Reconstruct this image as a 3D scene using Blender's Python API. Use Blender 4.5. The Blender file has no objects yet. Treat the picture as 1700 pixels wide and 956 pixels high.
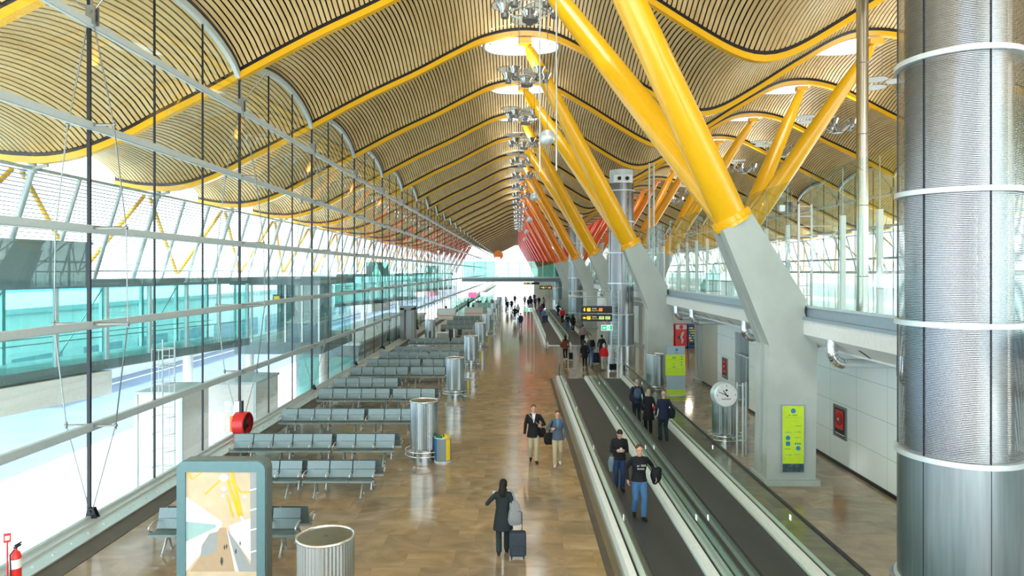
import bpy, bmesh, math, random
from mathutils import Vector, Matrix
random.seed(7)
SC = bpy.context.scene
COL = SC.collection
PI = math.pi
ORD = ['first', 'second', 'third', 'fourth', 'fifth', 'sixth', 'seventh', 'eighth', 'ninth', 'tenth', 'eleventh', 'twelfth',
       'thirteenth', 'fourteenth', 'fifteenth', 'sixteenth']
CAM_H, F, VX, VY = 6.1, 1135.0, 860.0, 450.0

# ------------------------------------------------------------------ helpers
def V(*a): return Vector(a)

class MB:
    def __init__(s): s.v = []; s.f = []; s.m = []; s.cur = 0
    def mat(s, i): s.cur = i; return s
    def add(s, vs, fs):
        b = len(s.v); s.v += [tuple(q) for q in vs]
        for f in fs: s.f.append([b + i for i in f]); s.m.append(s.cur)
        return s
    def box(s, x0, x1, y0, y1, z0, z1, M=None):
        vs = [Vector((x, y, z)) for z in (z0, z1) for y in (y0, y1) for x in (x0, x1)]
        if M: vs = [M @ q for q in vs]
        return s.add(vs, [(0, 2, 3, 1), (4, 5, 7, 6), (0, 1, 5, 4), (1, 3, 7, 5), (3, 2, 6, 7), (2, 0, 4, 6)])
    def cbox(s, c, d, M=None):
        return s.box(c[0]-d[0]/2, c[0]+d[0]/2, c[1]-d[1]/2, c[1]+d[1]/2, c[2]-d[2]/2, c[2]+d[2]/2, M)
    def quad(s, *p): return s.add(p, [tuple(range(len(p)))])
    def tube(s, p0, p1, r0, r1=None, n=12, caps=True):
        return s.path([p0, p1], [r0, r0 if r1 is None else r1], n, caps)
    def path(s, pts, rs, n=10, caps=True, closed=False, ref=None):
        pts = [Vector(p) for p in pts]
        if not isinstance(rs, (list, tuple)): rs = [rs] * len(pts)
        N = len(pts); rings = []; prev = None
        for i, p in enumerate(pts):
            if closed: t = pts[(i+1) % N] - pts[i-1]
            else: t = pts[min(i+1, N-1)] - pts[max(i-1, 0)]
            t.normalize()
            if prev is None:
                a = ref or (Vector((0, 0, 1)) if abs(t.z) < .9 else Vector((1, 0, 0)))
                u = t.cross(a).normalized()
            else:
                u = (prev - t * prev.dot(t)).normalized()
            prev = u; w = t.cross(u)
            rings.append([p + (u*math.cos(2*PI*k/n) + w*math.sin(2*PI*k/n)) * rs[i] for k in range(n)])
        vs = [q for r in rings for q in r]; fs = []
        for i in range(N if closed else N-1):
            j = (i+1) % N
            for k in range(n):
                l = (k+1) % n
                fs.append((i*n+k, i*n+l, j*n+l, j*n+k))
        if caps and not closed:
            fs.append(tuple(range(n))[::-1]); fs.append(tuple((N-1)*n + k for k in range(n)))
        return s.add(vs, fs)
    def ring(s, c, R, r, n=32, m=8, ax=(0, 0, 1)):
        ax = Vector(ax).normalized(); a = Vector((1, 0, 0)) if abs(ax.x) < .9 else Vector((0, 1, 0))
        u = ax.cross(a).normalized(); w = ax.cross(u); c = Vector(c)
        return s.path([c + (u*math.cos(2*PI*k/n) + w*math.sin(2*PI*k/n))*R for k in range(n)], r, m, closed=True, ref=ax)
    def lathe(s, prof, c=(0, 0, 0), n=32, ax=None, flute=0, sx=1, sy=1):
        c = Vector(c); R = Matrix.Identity(3)
        if ax: R = Vector((0, 0, 1)).rotation_difference(Vector(ax).normalized()).to_matrix()
        vs = []; fs = []
        for (r, z) in prof:
            for k in range(n):
                rr = r + (flute if k % 2 else 0) * (1 if r > .1 else 0)
                vs.append(c + R @ Vector((rr*sx*math.cos(2*PI*k/n), rr*sy*math.sin(2*PI*k/n), z)))
        for i in range(len(prof)-1):
            for k in range(n):
                l = (k+1) % n
                fs.append((i*n+k, i*n+l, (i+1)*n+l, (i+1)*n+k))
        if prof[0][0] > 1e-4: fs.append(tuple(range(n))[::-1])
        if prof[-1][0] > 1e-4: fs.append(tuple((len(prof)-1)*n+k for k in range(n)))
        return s.add(vs, fs)
    def prismXZ(s, poly, y0, y1):
        n = len(poly)
        vs = [(x, y0, z) for x, z in poly] + [(x, y1, z) for x, z in poly]
        return s.add(vs, [tuple(range(n)), tuple(range(2*n-1, n-1, -1))] + [(i, n+i, n+(i+1) % n, (i+1) % n) for i in range(n)])
    def sphere(s, c, r, n=16, m=10, sc=(1, 1, 1), M=None):
        prof = [(max(1e-5, math.sin(PI*i/m)), -math.cos(PI*i/m)) for i in range(m+1)]
        vs = []; fs = []
        for (a, z) in prof:
            for k in range(n):
                q = Vector((a*r*sc[0]*math.cos(2*PI*k/n), a*r*sc[1]*math.sin(2*PI*k/n), z*r*sc[2]))
                if M: q = M @ q
                vs.append(Vector(c) + q)
        for i in range(m):
            for k in range(n):
                l = (k+1) % n; fs.append((i*n+k, i*n+l, (i+1)*n+l, (i+1)*n+k))
        return s.add(vs, fs)
    def mesh(s, name, mats, smooth=None, weld=True):
        me = bpy.data.meshes.new(name); me.from_pydata(s.v, [], s.f)
        for m in (mats if isinstance(mats, (list, tuple)) else [mats]): me.materials.append(m)
        if any(s.m): me.polygons.foreach_set('material_index', s.m)
        bm = bmesh.new(); bm.from_mesh(me)
        if weld: bmesh.ops.remove_doubles(bm, verts=bm.verts, dist=1e-5)
        bmesh.ops.recalc_face_normals(bm, faces=bm.faces)
        bm.to_mesh(me); bm.free()
        if smooth is not None:
            me.polygons.foreach_set('use_smooth', [True]*len(me.polygons))
            if smooth < 180: me.set_sharp_from_angle(angle=math.radians(smooth))
        me.update(); return me
    def build(s, name, mats, parent=None, smooth=None, weld=True, loc=None):
        o = bpy.data.objects.new(name, s.mesh(name, mats, smooth, weld)); COL.objects.link(o)
        if parent: o.parent = parent
        if loc: o.location = loc
        return o

def tag(o, label=None, cat=None, group=None, kind=None):
    if label: o['label'] = label
    if cat: o['category'] = cat
    if group: o['group'] = group
    if kind: o['kind'] = kind
    return o
def thing(name, label, cat, loc=(0, 0, 0), rz=0, group=None):
    o = bpy.data.objects.new(name, None); COL.objects.link(o); o.empty_display_size = .2
    o.location = loc; o.rotation_euler = (0, 0, rz); return tag(o, label, cat, group)
KIDS = {}
def copy_tree(o, loc=None, rz=None, label=None, parent=None):
    c = o.copy(); COL.objects.link(c)
    if parent: c.parent = parent
    if loc is not None: c.location = loc
    if rz is not None: c.rotation_euler = (0, 0, rz)
    if label: c['label'] = label
    for ch in list(o.children): copy_tree(ch, parent=c)
    return c
def struct(o, label=None): o['kind'] = 'structure'; return tag(o, label)

# ------------------------------------------------------------------ materials
def mat(name, col, rough=.5, metal=0, noise=0, nscale=8, spec=.5, coat=0, bump=0, stretch=None, emit=None):
    m = bpy.data.materials.new(name); m.use_nodes = True; nt = m.node_tree; b = nt.nodes['Principled BSDF']
    b.inputs['Base Color'].default_value = (*col, 1); b.inputs['Roughness'].default_value = rough
    b.inputs['Metallic'].default_value = metal; b.inputs['Specular IOR Level'].default_value = spec
    b.inputs['Coat Weight'].default_value = coat
    if emit: b.inputs['Emission Color'].default_value = (*emit[0], 1); b.inputs['Emission Strength'].default_value = emit[1]
    tc = nt.nodes.new('ShaderNodeTexCoord'); mp = nt.nodes.new('ShaderNodeMapping')
    nt.links.new(tc.outputs['Object'], mp.inputs['Vector'])
    if stretch: mp.inputs['Scale'].default_value = stretch
    nz = nt.nodes.new('ShaderNodeTexNoise'); nz.inputs['Scale'].default_value = nscale; nz.inputs['Detail'].default_value = 4
    nt.links.new(mp.outputs[0], nz.inputs['Vector'])
    if not noise: noise = .04
    cr = nt.nodes.new('ShaderNodeValToRGB')
    cr.color_ramp.elements[0].position = .3; cr.color_ramp.elements[1].position = .7
    cr.color_ramp.elements[0].color = (*[c*(1-noise) for c in col], 1); cr.color_ramp.elements[1].color = (*[min(1, c*(1+noise)) for c in col], 1)
    nt.links.new(nz.outputs['Fac'], cr.inputs['Fac']); nt.links.new(cr.outputs[0], b.inputs['Base Color'])
    if bump:
        bp = nt.nodes.new('ShaderNodeBump'); bp.inputs['Strength'].default_value = bump; bp.inputs['Distance'].default_value = .02
        nt.links.new(nz.outputs['Fac'], bp.inputs['Height']); nt.links.new(bp.outputs[0], b.inputs['Normal'])
    return m
def glass(name, tint, refl=1.0, rough=0.0, ior=1.5):
    m = bpy.data.materials.new(name); m.use_nodes = True; nt = m.node_tree
    nt.nodes.remove(nt.nodes['Principled BSDF']); out = nt.nodes['Material Output']
    t = nt.nodes.new('ShaderNodeBsdfTransparent'); t.inputs[0].default_value = (*tint, 1)
    g = nt.nodes.new('ShaderNodeBsdfGlossy'); g.inputs['Roughness'].default_value = rough
    g.inputs['Color'].default_value = (.95, 1, .98, 1)
    # Fresnel of a thin pane, the same from both of its faces
    gm = nt.nodes.new('ShaderNodeNewGeometry'); dt = nt.nodes.new('ShaderNodeVectorMath'); dt.operation = 'DOT_PRODUCT'
    nt.links.new(gm.outputs['Normal'], dt.inputs[0]); nt.links.new(gm.outputs['Incoming'], dt.inputs[1])
    ab = nt.nodes.new('ShaderNodeMath'); ab.operation = 'ABSOLUTE'; nt.links.new(dt.outputs['Value'], ab.inputs[0])
    om = nt.nodes.new('ShaderNodeMath'); om.operation = 'SUBTRACT'; om.inputs[0].default_value = 1; nt.links.new(ab.outputs[0], om.inputs[1])
    pw = nt.nodes.new('ShaderNodeMath'); pw.operation = 'POWER'; pw.inputs[1].default_value = 4.5; nt.links.new(om.outputs[0], pw.inputs[0])
    ma = nt.nodes.new('ShaderNodeMath'); ma.operation = 'MULTIPLY_ADD'; ma.inputs[1].default_value = .9*refl; ma.inputs[2].default_value = .07*refl
    nt.links.new(pw.outputs[0], ma.inputs[0])
    mx = nt.nodes.new('ShaderNodeMixShader'); nt.links.new(ma.outputs[0], mx.inputs[0])
    nt.links.new(t.outputs[0], mx.inputs[1]); nt.links.new(g.outputs[0], mx.inputs[2]); nt.links.new(mx.outputs[0], out.inputs[0])
    return m

M = {}
M['concrete'] = mat('pale_concrete', (.42, .48, .46), .55, noise=.07, nscale=1.3, bump=.1)
M['white'] = mat('white_paint', (.80, .84, .84), .4)
M['steel'] = mat('brushed_steel', (.46, .51, .53), .25, 1, noise=.1, nscale=14, stretch=(1, 1, .05))
M['chrome'] = mat('chrome', (.8, .82, .83), .12, 1)
M['darksteel'] = mat('dark_steel', (.03, .035, .045), .4, .6)
M['black'] = mat('black_plastic', (.012, .012, .014), .35)
M['rubber'] = mat('black_rubber', (.015, .015, .017), .45)
M['alu'] = mat('grey_blue_aluminium', (.56, .67, .71), .4, .25)
M['alulight'] = mat('light_aluminium', (.62, .70, .73), .35, .4)
M['cable'] = mat('stainless_cable', (.27, .29, .30), .35, .8)
M['seat'] = mat('perforated_grey_metal', (.17, .235, .255), .35, .5, noise=.06, nscale=30)
M['seatside'] = mat('seat_casting', (.55, .62, .65), .3, .8)
M['red'] = mat('red_paint', (.75, .03, .03), .3)
M['orange'] = mat('orange_paint', (.9, .25, .03), .4)
M['green'] = mat('exit_green', (.02, .55, .28), .4, emit=((.02, .6, .3), .3))
M['lime'] = mat('lime_print', (.55, .80, .03), .4)
M['ybag'] = mat('yellow_plastic', (.85, .60, .02), .4)
M['blue'] = mat('blue_plastic', (.02, .14, .42), .4)
M['teal_glass'] = glass('teal_glass', (.70, .90, .88), .8)
M['glass'] = glass('facade_glass', (.90, .965, .95), 1.0)
M['rail_glass'] = glass('balustrade_glass', (.88, .955, .93), .8)
M['up_glass'] = glass('upper_glass', (.90, .96, .95), .7)
M['darkroof'] = mat('dark_underlay', (.035, .03, .022), .8)
M['belt'] = mat('ribbed_belt', (.06, .066, .07), .5, .3, noise=.12, nscale=2, stretch=(1, .2, 1))
M['deck'] = mat('walkway_deck', (.86, .92, .92), .3)
M['sign_black'] = mat('sign_black', (.015, .015, .013), .4)
M['sign_yellow'] = mat('sign_yellow', (.9, .62, .02), .4, emit=((.9, .6, .02), .4))
M['sign_white'] = mat('sign_white', (.85, .87, .88), .4, emit=((.9, .9, .9), .3))
M['sign_orange'] = mat('sign_orange', (.9, .2, .05), .4, emit=((.9, .2, .05), .5))
M['skin'] = mat('skin', (.55, .32, .23), .5, spec=.3)
M['road'] = mat('asphalt_road', (.10, .16, .26), .5, noise=.12, nscale=.4)
M['apron'] = mat('pale_apron', (.80, .80, .79), .7)
M['bluegrey'] = mat('blue_grey_panel', (.33, .42, .50), .35, .3)
M['bridge_grey'] = mat('bridge_grey', (.16, .25, .28), .5)
M['light'] = mat('lamp_glow', (1, .95, .85), .5, emit=((1, .90, .72), 30))
M['curb'] = mat('dark_border_stone', (.085, .07, .055), .6, noise=.15, nscale=2)

def slat_material():
    m = bpy.data.materials.new('bamboo_slats'); m.use_nodes = True; nt = m.node_tree; b = nt.nodes['Principled BSDF']
    tc = nt.nodes.new('ShaderNodeTexCoord'); mp = nt.nodes.new('ShaderNodeMapping'); mp.inputs['Scale'].default_value = (1.4, .12, 1)
    nt.links.new(tc.outputs['Object'], mp.inputs['Vector'])
    nz = nt.nodes.new('ShaderNodeTexNoise'); nz.inputs['Scale'].default_value = 1.6; nz.inputs['Detail'].default_value = 5; nz.inputs['Roughness'].default_value = .7
    nt.links.new(mp.outputs[0], nz.inputs['Vector'])
    cr = nt.nodes.new('ShaderNodeValToRGB'); e = cr.color_ramp.elements
    e[0].position = .25; e[0].color = (.60, .42, .165, 1); e[1].position = .75; e[1].color = (.82, .67, .38, 1)
    n = e.new(.5); n.color = (.74, .57, .29, 1)
    nt.links.new(nz.outputs['Fac'], cr.inputs['Fac']); nt.links.new(cr.outputs[0], b.inputs['Base Color'])
    b.inputs['Roughness'].default_value = .45
    return m
M['slat'] = slat_material()

def floor_material():
    m = bpy.data.materials.new('polished_limestone_tiles'); m.use_nodes = True; nt = m.node_tree; b = nt.nodes['Principled BSDF']
    N = nt.nodes.new; L = nt.links.new
    tc = N('ShaderNodeTexCoord'); br = N('ShaderNodeTexBrick')
    mp = N('ShaderNodeMapping'); L(tc.outputs['Object'], mp.inputs['Vector'])
    L(mp.outputs[0], br.inputs['Vector'])
    br.inputs['Scale'].default_value = 1; br.inputs['Brick Width'].default_value = 1.0; br.inputs['Row Height'].default_value = .88
    br.inputs['Mortar Size'].default_value = .006; br.inputs['Mortar Smooth'].default_value = .1; br.inputs['Bias'].default_value = 0
    br.offset = .37
    br.inputs['Color1'].default_value = (0, 0, 0, 1); br.inputs['Color2'].default_value = (1, 1, 1, 1); br.inputs['Mortar'].default_value = (.3, .3, .3, 1)
    nz = N('ShaderNodeTexNoise'); nz.inputs['Scale'].default_value = .8; nz.inputs['Detail'].default_value = 6; nz.inputs['Distortion'].default_value = 1.6
    mp2 = N('ShaderNodeMapping'); mp2.inputs['Scale'].default_value = (1, 1.3, 1); mp2.inputs['Rotation'].default_value = (0, 0, .6)
    # shift the veins from tile to tile
    ad = N('ShaderNodeVectorMath'); ad.operation = 'MULTIPLY_ADD'; ad.inputs[1].default_value = (13, 17, 5)
    L(br.outputs['Color'], ad.inputs[0]); L(tc.outputs['Object'], ad.inputs[2]); L(ad.outputs[0], mp2.inputs['Vector']); L(mp2.outputs[0], nz.inputs['Vector'])
    cr = N('ShaderNodeValToRGB'); e = cr.color_ramp.elements
    e[0].position = .30; e[0].color = (.25, .19, .125, 1); e[1].position = .72; e[1].color = (.44, .36, .255, 1)
    k = e.new(.5); k.color = (.335, .26, .17, 1)
    L(nz.outputs['Fac'], cr.inputs['Fac'])
    mx = N('ShaderNodeMix'); mx.data_type = 'RGBA'; mx.blend_type = 'MULTIPLY'; mx.inputs[0].default_value = 1
    cr2 = N('ShaderNodeValToRGB'); cr2.color_ramp.elements[0].color = (.84, .86, .90, 1); cr2.color_ramp.elements[1].color = (1.10, 1.04, .94, 1)
    L(br.outputs['Color'], cr2.inputs['Fac']); L(cr.outputs[0], mx.inputs[6]); L(cr2.outputs[0], mx.inputs[7])
    L(mx.outputs[2], b.inputs['Base Color'])
    b.inputs['Roughness'].default_value = .11; b.inputs['Specular IOR Level'].default_value = .9
    return m
M['floor'] = floor_material()

def panel_material():
    m = bpy.data.materials.new('glossy_wall_panels'); m.use_nodes = True; nt = m.node_tree; b = nt.nodes['Principled BSDF']
    N = nt.nodes.new; L = nt.links.new
    tc = N('ShaderNodeTexCoord'); sp = N('ShaderNodeSeparateXYZ'); cb = N('ShaderNodeCombineXYZ'); L(tc.outputs['Object'], sp.inputs[0])
    L(sp.outputs['Y'], cb.inputs['X']); L(sp.outputs['Z'], cb.inputs['Y'])
    br = N('ShaderNodeTexBrick'); L(cb.outputs[0], br.inputs['Vector']); br.offset = 0
    br.inputs['Scale'].default_value = 1; br.inputs['Brick Width'].default_value = 1.7; br.inputs['Row Height'].default_value = .98
    br.inputs['Mortar Size'].default_value = .010; br.inputs['Mortar Smooth'].default_value = .2
    br.inputs['Color1'].default_value = (.88, .95, .96, 1); br.inputs['Color2'].default_value = (.86, .94, .95, 1); br.inputs['Mortar'].default_value = (.52, .62, .64, 1)
    L(br.outputs['Color'], b.inputs['Base Color']); b.inputs['Roughness'].default_value = .18
    return m
M['panel'] = panel_material()

def mesh_steel():
    # perforated sheet: fine horizontal wires in front of a steel core
    m = bpy.data.materials.new('perforated_steel'); m.use_nodes = True; nt = m.node_tree; b = nt.nodes['Principled BSDF']
    N = nt.nodes.new; L = nt.links.new
    tc = N('ShaderNodeTexCoord'); wv = N('ShaderNodeTexWave'); wv.bands_direction = 'Z'; wv.inputs['Scale'].default_value = 12; wv.inputs['Distortion'].default_value = 0
    L(tc.outputs['Object'], wv.inputs['Vector'])
    cr = N('ShaderNodeValToRGB'); cr.color_ramp.elements[0].position = .35; cr.color_ramp.elements[1].position = .6
    cr.color_ramp.elements[0].color = (0, 0, 0, 1); cr.color_ramp.elements[1].color = (1, 1, 1, 1)
    L(wv.outputs['Fac'], cr.inputs['Fac']); b.inputs['Base Color'].default_value = (.33, .35, .37, 1)
    b.inputs['Metallic'].default_value = .9; b.inputs['Roughness'].default_value = .26
    t = N('ShaderNodeBsdfTransparent'); mx = N('ShaderNodeMixShader'); L(cr.outputs[0], mx.inputs[0]); L(t.outputs[0], mx.inputs[1]); L(b.outputs[0], mx.inputs[2])
    L(mx.outputs[0], nt.nodes['Material Output'].inputs[0])
    return m
M['mesh'] = mesh_steel()

# arm colours down the hall, yellow to red
ARM = [(.90, .50, .008), (.90, .48, .006), (.88, .44, .004), (.86, .34, .004), (.85, .22, .006), (.82, .13, .008), (.78, .085, .01),
       (.72, .06, .014), (.66, .045, .02), (.60, .035, .025), (.54, .03, .03), (.50, .03, .035)]
ARMM = [mat('arm_paint_%s' % ORD[i], c, .28, noise=.02, coat=.3) for i, c in enumerate(ARM)]
def armmat(k): return ARMM[min(k, len(ARMM)-1)]

# ------------------------------------------------------------------ camera, world, light
cam = bpy.data.cameras.new('camera'); co = bpy.data.objects.new('camera', cam); COL.objects.link(co)
co.location = (0, 0, CAM_H); co.rotation_euler = (PI/2, 0, 0)
cam.sensor_width = 36; cam.lens = 36*F/1700; cam.shift_x = (850-VX)/1700; cam.shift_y = -(478-VY)/1700
cam.clip_start = .1; cam.clip_end = 2000; SC.camera = co

w = bpy.data.worlds.new('sky'); SC.world = w; w.use_nodes = True
bg = w.node_tree.nodes['Background']; bg.inputs['Color'].default_value = (.88, .965, 1, 1); bg.inputs['Strength'].default_value = 1.9
sun = bpy.data.lights.new('sun', 'SUN'); sun.energy = 5.5; sun.angle = math.radians(3); sun.color = (1, .97, .92)
so = bpy.data.objects.new('sun', sun); COL.objects.link(so); so.rotation_euler = Vector((.45, .38, -.80)).to_track_quat('-Z', 'Y').to_euler()
SC.view_settings.view_transform = 'Standard'; SC.view_settings.look = 'None'
SC.view_settings.exposure = 1.28; SC.view_settings.gamma = 1.0; SC.view_settings.use_curve_mapping = False
SC.cycles.transparent_max_bounces = 24; SC.cycles.max_bounces = 7; SC.cycles.diffuse_bounces = 4; SC.cycles.glossy_bounces = 4
SC.cycles.use_denoising = True; SC.cycles.sample_clamp_indirect = 6
SC.cycles.caustics_reflective = False; SC.cycles.caustics_refractive = False

# ------------------------------------------------------------------ roof
PX = [(-20.5, 10.45), (-19.3, 10.22), (-18.4, 10.15), (-17.67, 10.14), (-16.6, 10.31), (-15.54, 10.67), (-14.55, 11.13), (-13.56, 11.66), (-11.85, 12.52), (-10.5, 13.25),
      (-7.67, 14.75), (-5.1, 15.97), (-3.19, 16.97), (-1.65, 17.68), (.2, 18.0), (1.95, 17.75), (4.28, 16.5), (6.75, 14.95), (8.2, 14.15), (9.23, 13.92)]
MIDX = 9.23
def zb(x):
    if x > MIDX: x = 2*MIDX - x
    P = PX
    if x <= P[0][0]: return P[0][1]
    for i in range(len(P)-1):
        if x <= P[i+1][0]: break
    def slope(j):
        if j <= 0: return (P[1][1]-P[0][1])/(P[1][0]-P[0][0])
        if j >= len(P)-1: return 0.0
        return (P[j+1][1]-P[j-1][1])/(P[j+1][0]-P[j-1][0])
    x0, z0 = P[i]; x1, z1 = P[i+1]; h = x1-x0; t = (x-x0)/h
    m0, m1 = slope(i)*h, slope(i+1)*h
    return (2*t**3-3*t*t+1)*z0 + (t**3-2*t*t+t)*m0 + (-2*t**3+3*t*t)*z1 + (t**3-t*t)*m1
BAY, Y0 = 9.0, 16.66
XL, XR = -20.4, 2*MIDX + 20.4
GX = -10.46; GXR = 2*MIDX - GX
CRX = (.2, 2*MIDX-.2)
RISE, SKY_R = 1.12, 2.15
def rise(u): return RISE * max(0.0, 1-u*u)**.72
def ceilz(x, y):      # y local, 0..9 from beam to beam
    return zb(x) + .26 + rise((y-4.5)/4.5)
xs = []; x = XL
while x < XR:
    dz = (zb(x+.01)-zb(x-.01))/.02
    xs.append((x, dz)); x += .196/math.sqrt(1+dz*dz)

def slat_mesh(holes):
    mb = MB()
    for (x, dz) in xs:
        ln = math.sqrt(1+dz*dz); tx, tz = 1/ln, dz/ln; hw = .069
        if x < XL+.1 or x > XR-.1: continue
        segs = [(.13, 8.87)]
        if holes:
            for cx in CRX:
                d = abs(x-cx)
                if d < SKY_R:
                    a = math.sqrt(SKY_R**2-d*d); segs = [(.13, 4.5-a), (4.5+a, 8.87)]
        for (a, b) in segs:
            n = max(3, int(round((b-a)/.72)))
            vs = []; fs = []
            for i in range(n+1):
                y = a + (b-a)*i/n; z = ceilz(x, y)
                vs += [(x-hw*tx - .0, y, z-hw*tz), (x+hw*tx, y, z+hw*tz), (x+hw*tx-.07*tz, y, z+hw*tz+.07*tx), (x-hw*tx-.07*tz, y, z-hw*tz+.07*tx)]
            for i in range(n):
                k = i*4
                fs += [(k, k+4, k+5, k+1), (k+1, k+5, k+6, k+2), (k+3, k+7, k+4, k)]
            mb.add(vs, fs)
    return mb.mesh('slat_panel', M['slat'], weld=False)
def cover_mesh():
    mb = MB(); st = xs[::3] + [xs[-1]]
    for i in range(len(st)-1):
        xa, xb = st[i][0], st[i+1][0]; xm = (xa+xb)/2; segs = [(0, 9)]
        for cx in CRX:
            d = abs(xm-cx)
            if d < SKY_R+.1:
                a = math.sqrt((SKY_R+.1)**2-d*d); segs = [(0, 4.5-a), (4.5+a, 9)]
        for (a, b) in segs:
            n = max(2, int((b-a)/.7)); vs = []; fs = []
            for k in range(n+1):
                y = a+(b-a)*k/n
                vs += [(xa, y, ceilz(xa, y)+.4), (xb, y, ceilz(xb, y)+.4)]
            for k in range(n): fs.append((2*k, 2*k+1, 2*k+3, 2*k+2))
            mb.add(vs, fs)
    return mb.mesh('roof_deck', M['darkroof'])
def sky_parts():
    r = MB(); p = MB()
    for cx in CRX:
        n = 40; vs = []; fs = []
        for k in range(n):
            a = 2*PI*k/n; c, s = math.cos(a), math.sin(a)
            z = ceilz(cx+SKY_R*c, 4.5+SKY_R*s)
            for rr, dz in ((SKY_R-.04, -.06), (SKY_R+.10, -.06), (SKY_R+.10, .75), (SKY_R-.04, .75)):
                vs.append((cx+rr*c, 4.5+rr*s, z+dz))
        for k in range(n):
            j = (k+1) % n
            for q in range(4):
                fs.append((k*4+q, j*4+q, j*4+(q+1) % 4, k*4+(q+1) % 4))
        r.add(vs, fs)
        for i in range(-2, 3):
            xx = cx+i*.8; h = math.sqrt(max(.01, SKY_R**2-(i*.8)**2)); z = ceilz(cx, 4.5)+.25
            r.box(xx-.02, xx+.02, 4.5-h, 4.5+h, z+.15, z+.22)
        zt = ceilz(cx, 4.5)+.6
        p.add([(cx, 4.5, zt+.15)] + [(cx+(SKY_R+.05)*math.cos(2*PI*k/n), 4.5+(SKY_R+.05)*math.sin(2*PI*k/n), zt+.02) for k in range(n)],
              [(0, 1+k, 1+(k+1) % n) for k in range(n)])
    return r.mesh('skylight_rim', M['alulight']), p.mesh('skylight_pane', M['skyglass'])
def skyglass():
    m = bpy.data.materials.new('milky_skylight_glass'); m.use_nodes = True; nt = m.node_tree
    nt.nodes.remove(nt.nodes['Principled BSDF']); t = nt.nodes.new('ShaderNodeBsdfTranslucent'); t.inputs[0].default_value = (.98, .99, 1, 1)
    a = nt.nodes.new('ShaderNodeBsdfTransparent'); mx = nt.nodes.new('ShaderNodeMixShader'); mx.inputs[0].default_value = .06
    nt.links.new(t.outputs[0], mx.inputs[1]); nt.links.new(a.outputs[0], mx.inputs[2]); nt.links.new(mx.outputs[0], nt.nodes['Material Output'].inputs[0])
    return m
M['skyglass'] = skyglass()
def beam_mesh(mt, hw=.14, h=.27):
    mb = MB(); n = 150; vs = []; fs = []
    for i in range(n+1):
        x = XL + (XR-XL)*i/n; z = zb(x)
        vs += [(x, -hw, z), (x, hw, z), (x, hw, z+h), (x, -hw, z+h)]
    for i in range(n):
        k = i*4
        fs += [(k, k+1, k+5, k+4), (k+1, k+2, k+6, k+5), (k+2, k+3, k+7, k+6), (k+3, k, k+4, k+7)]
    fs += [(0, 3, 2, 1), (n*4, n*4+1, n*4+2, n*4+3)]
    mb.add(vs, fs); return mb.mesh('roof_beam', mt, 30)
def gutter_mesh():   # dark joint above the beam
    mb = MB(); n = 150; vs = []; fs = []
    for i in range(n+1):
        x = XL + (XR-XL)*i/n; z = zb(x)
        vs += [(x, -.085, z+.19), (x, .085, z+.19), (x, .085, z+.55), (x, -.085, z+.55)]
    for i in range(n):
        k = i*4
        fs += [(k+1, k+2, k+6, k+5), (k+2, k+3, k+7, k+6), (k+3, k, k+4, k+7)]
    mb.add(vs, fs); return mb.mesh('web', M['black'])
NB = 34
slat_m, cover_m = slat_mesh(True), cover_mesh(); rim_m, pane_m = sky_parts(); web_m = gutter_mesh()
ceiling = bpy.data.objects.new('ceiling', None); COL.objects.link(ceiling); struct(ceiling)
beam_meshes = {}
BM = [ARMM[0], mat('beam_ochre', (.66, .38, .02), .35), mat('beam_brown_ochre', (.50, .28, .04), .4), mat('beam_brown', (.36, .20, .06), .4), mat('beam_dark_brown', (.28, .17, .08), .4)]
for k in range(-3, NB):
    y = Y0 + k*BAY
    for nm, me in (('slat_panel', slat_m), ('roof_deck', cover_m), ('skylight_rim', rim_m), ('skylight_pane', pane_m)):
        o = bpy.data.objects.new(nm, me); COL.objects.link(o); o.parent = ceiling; o.location = (0, y, 0)
    if k >= 0:
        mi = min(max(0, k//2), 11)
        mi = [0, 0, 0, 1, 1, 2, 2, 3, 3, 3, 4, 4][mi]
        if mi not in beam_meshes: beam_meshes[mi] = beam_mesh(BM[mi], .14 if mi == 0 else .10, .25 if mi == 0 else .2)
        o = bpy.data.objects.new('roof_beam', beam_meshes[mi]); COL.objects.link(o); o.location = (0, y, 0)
        lab = ('curving %s roof beam under the bamboo ceiling, %s one from the camera' % ('yellow' if mi < 1 else ('ochre' if mi < 3 else 'brown'), ORD[k])) if k < 16 \
            else 'curving roof beam in the far end of the hall'
        tag(o, lab, 'roof beam', 'curved roof beams')
        g = bpy.data.objects.new('web', web_m); COL.objects.link(g); g.parent = o

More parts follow.
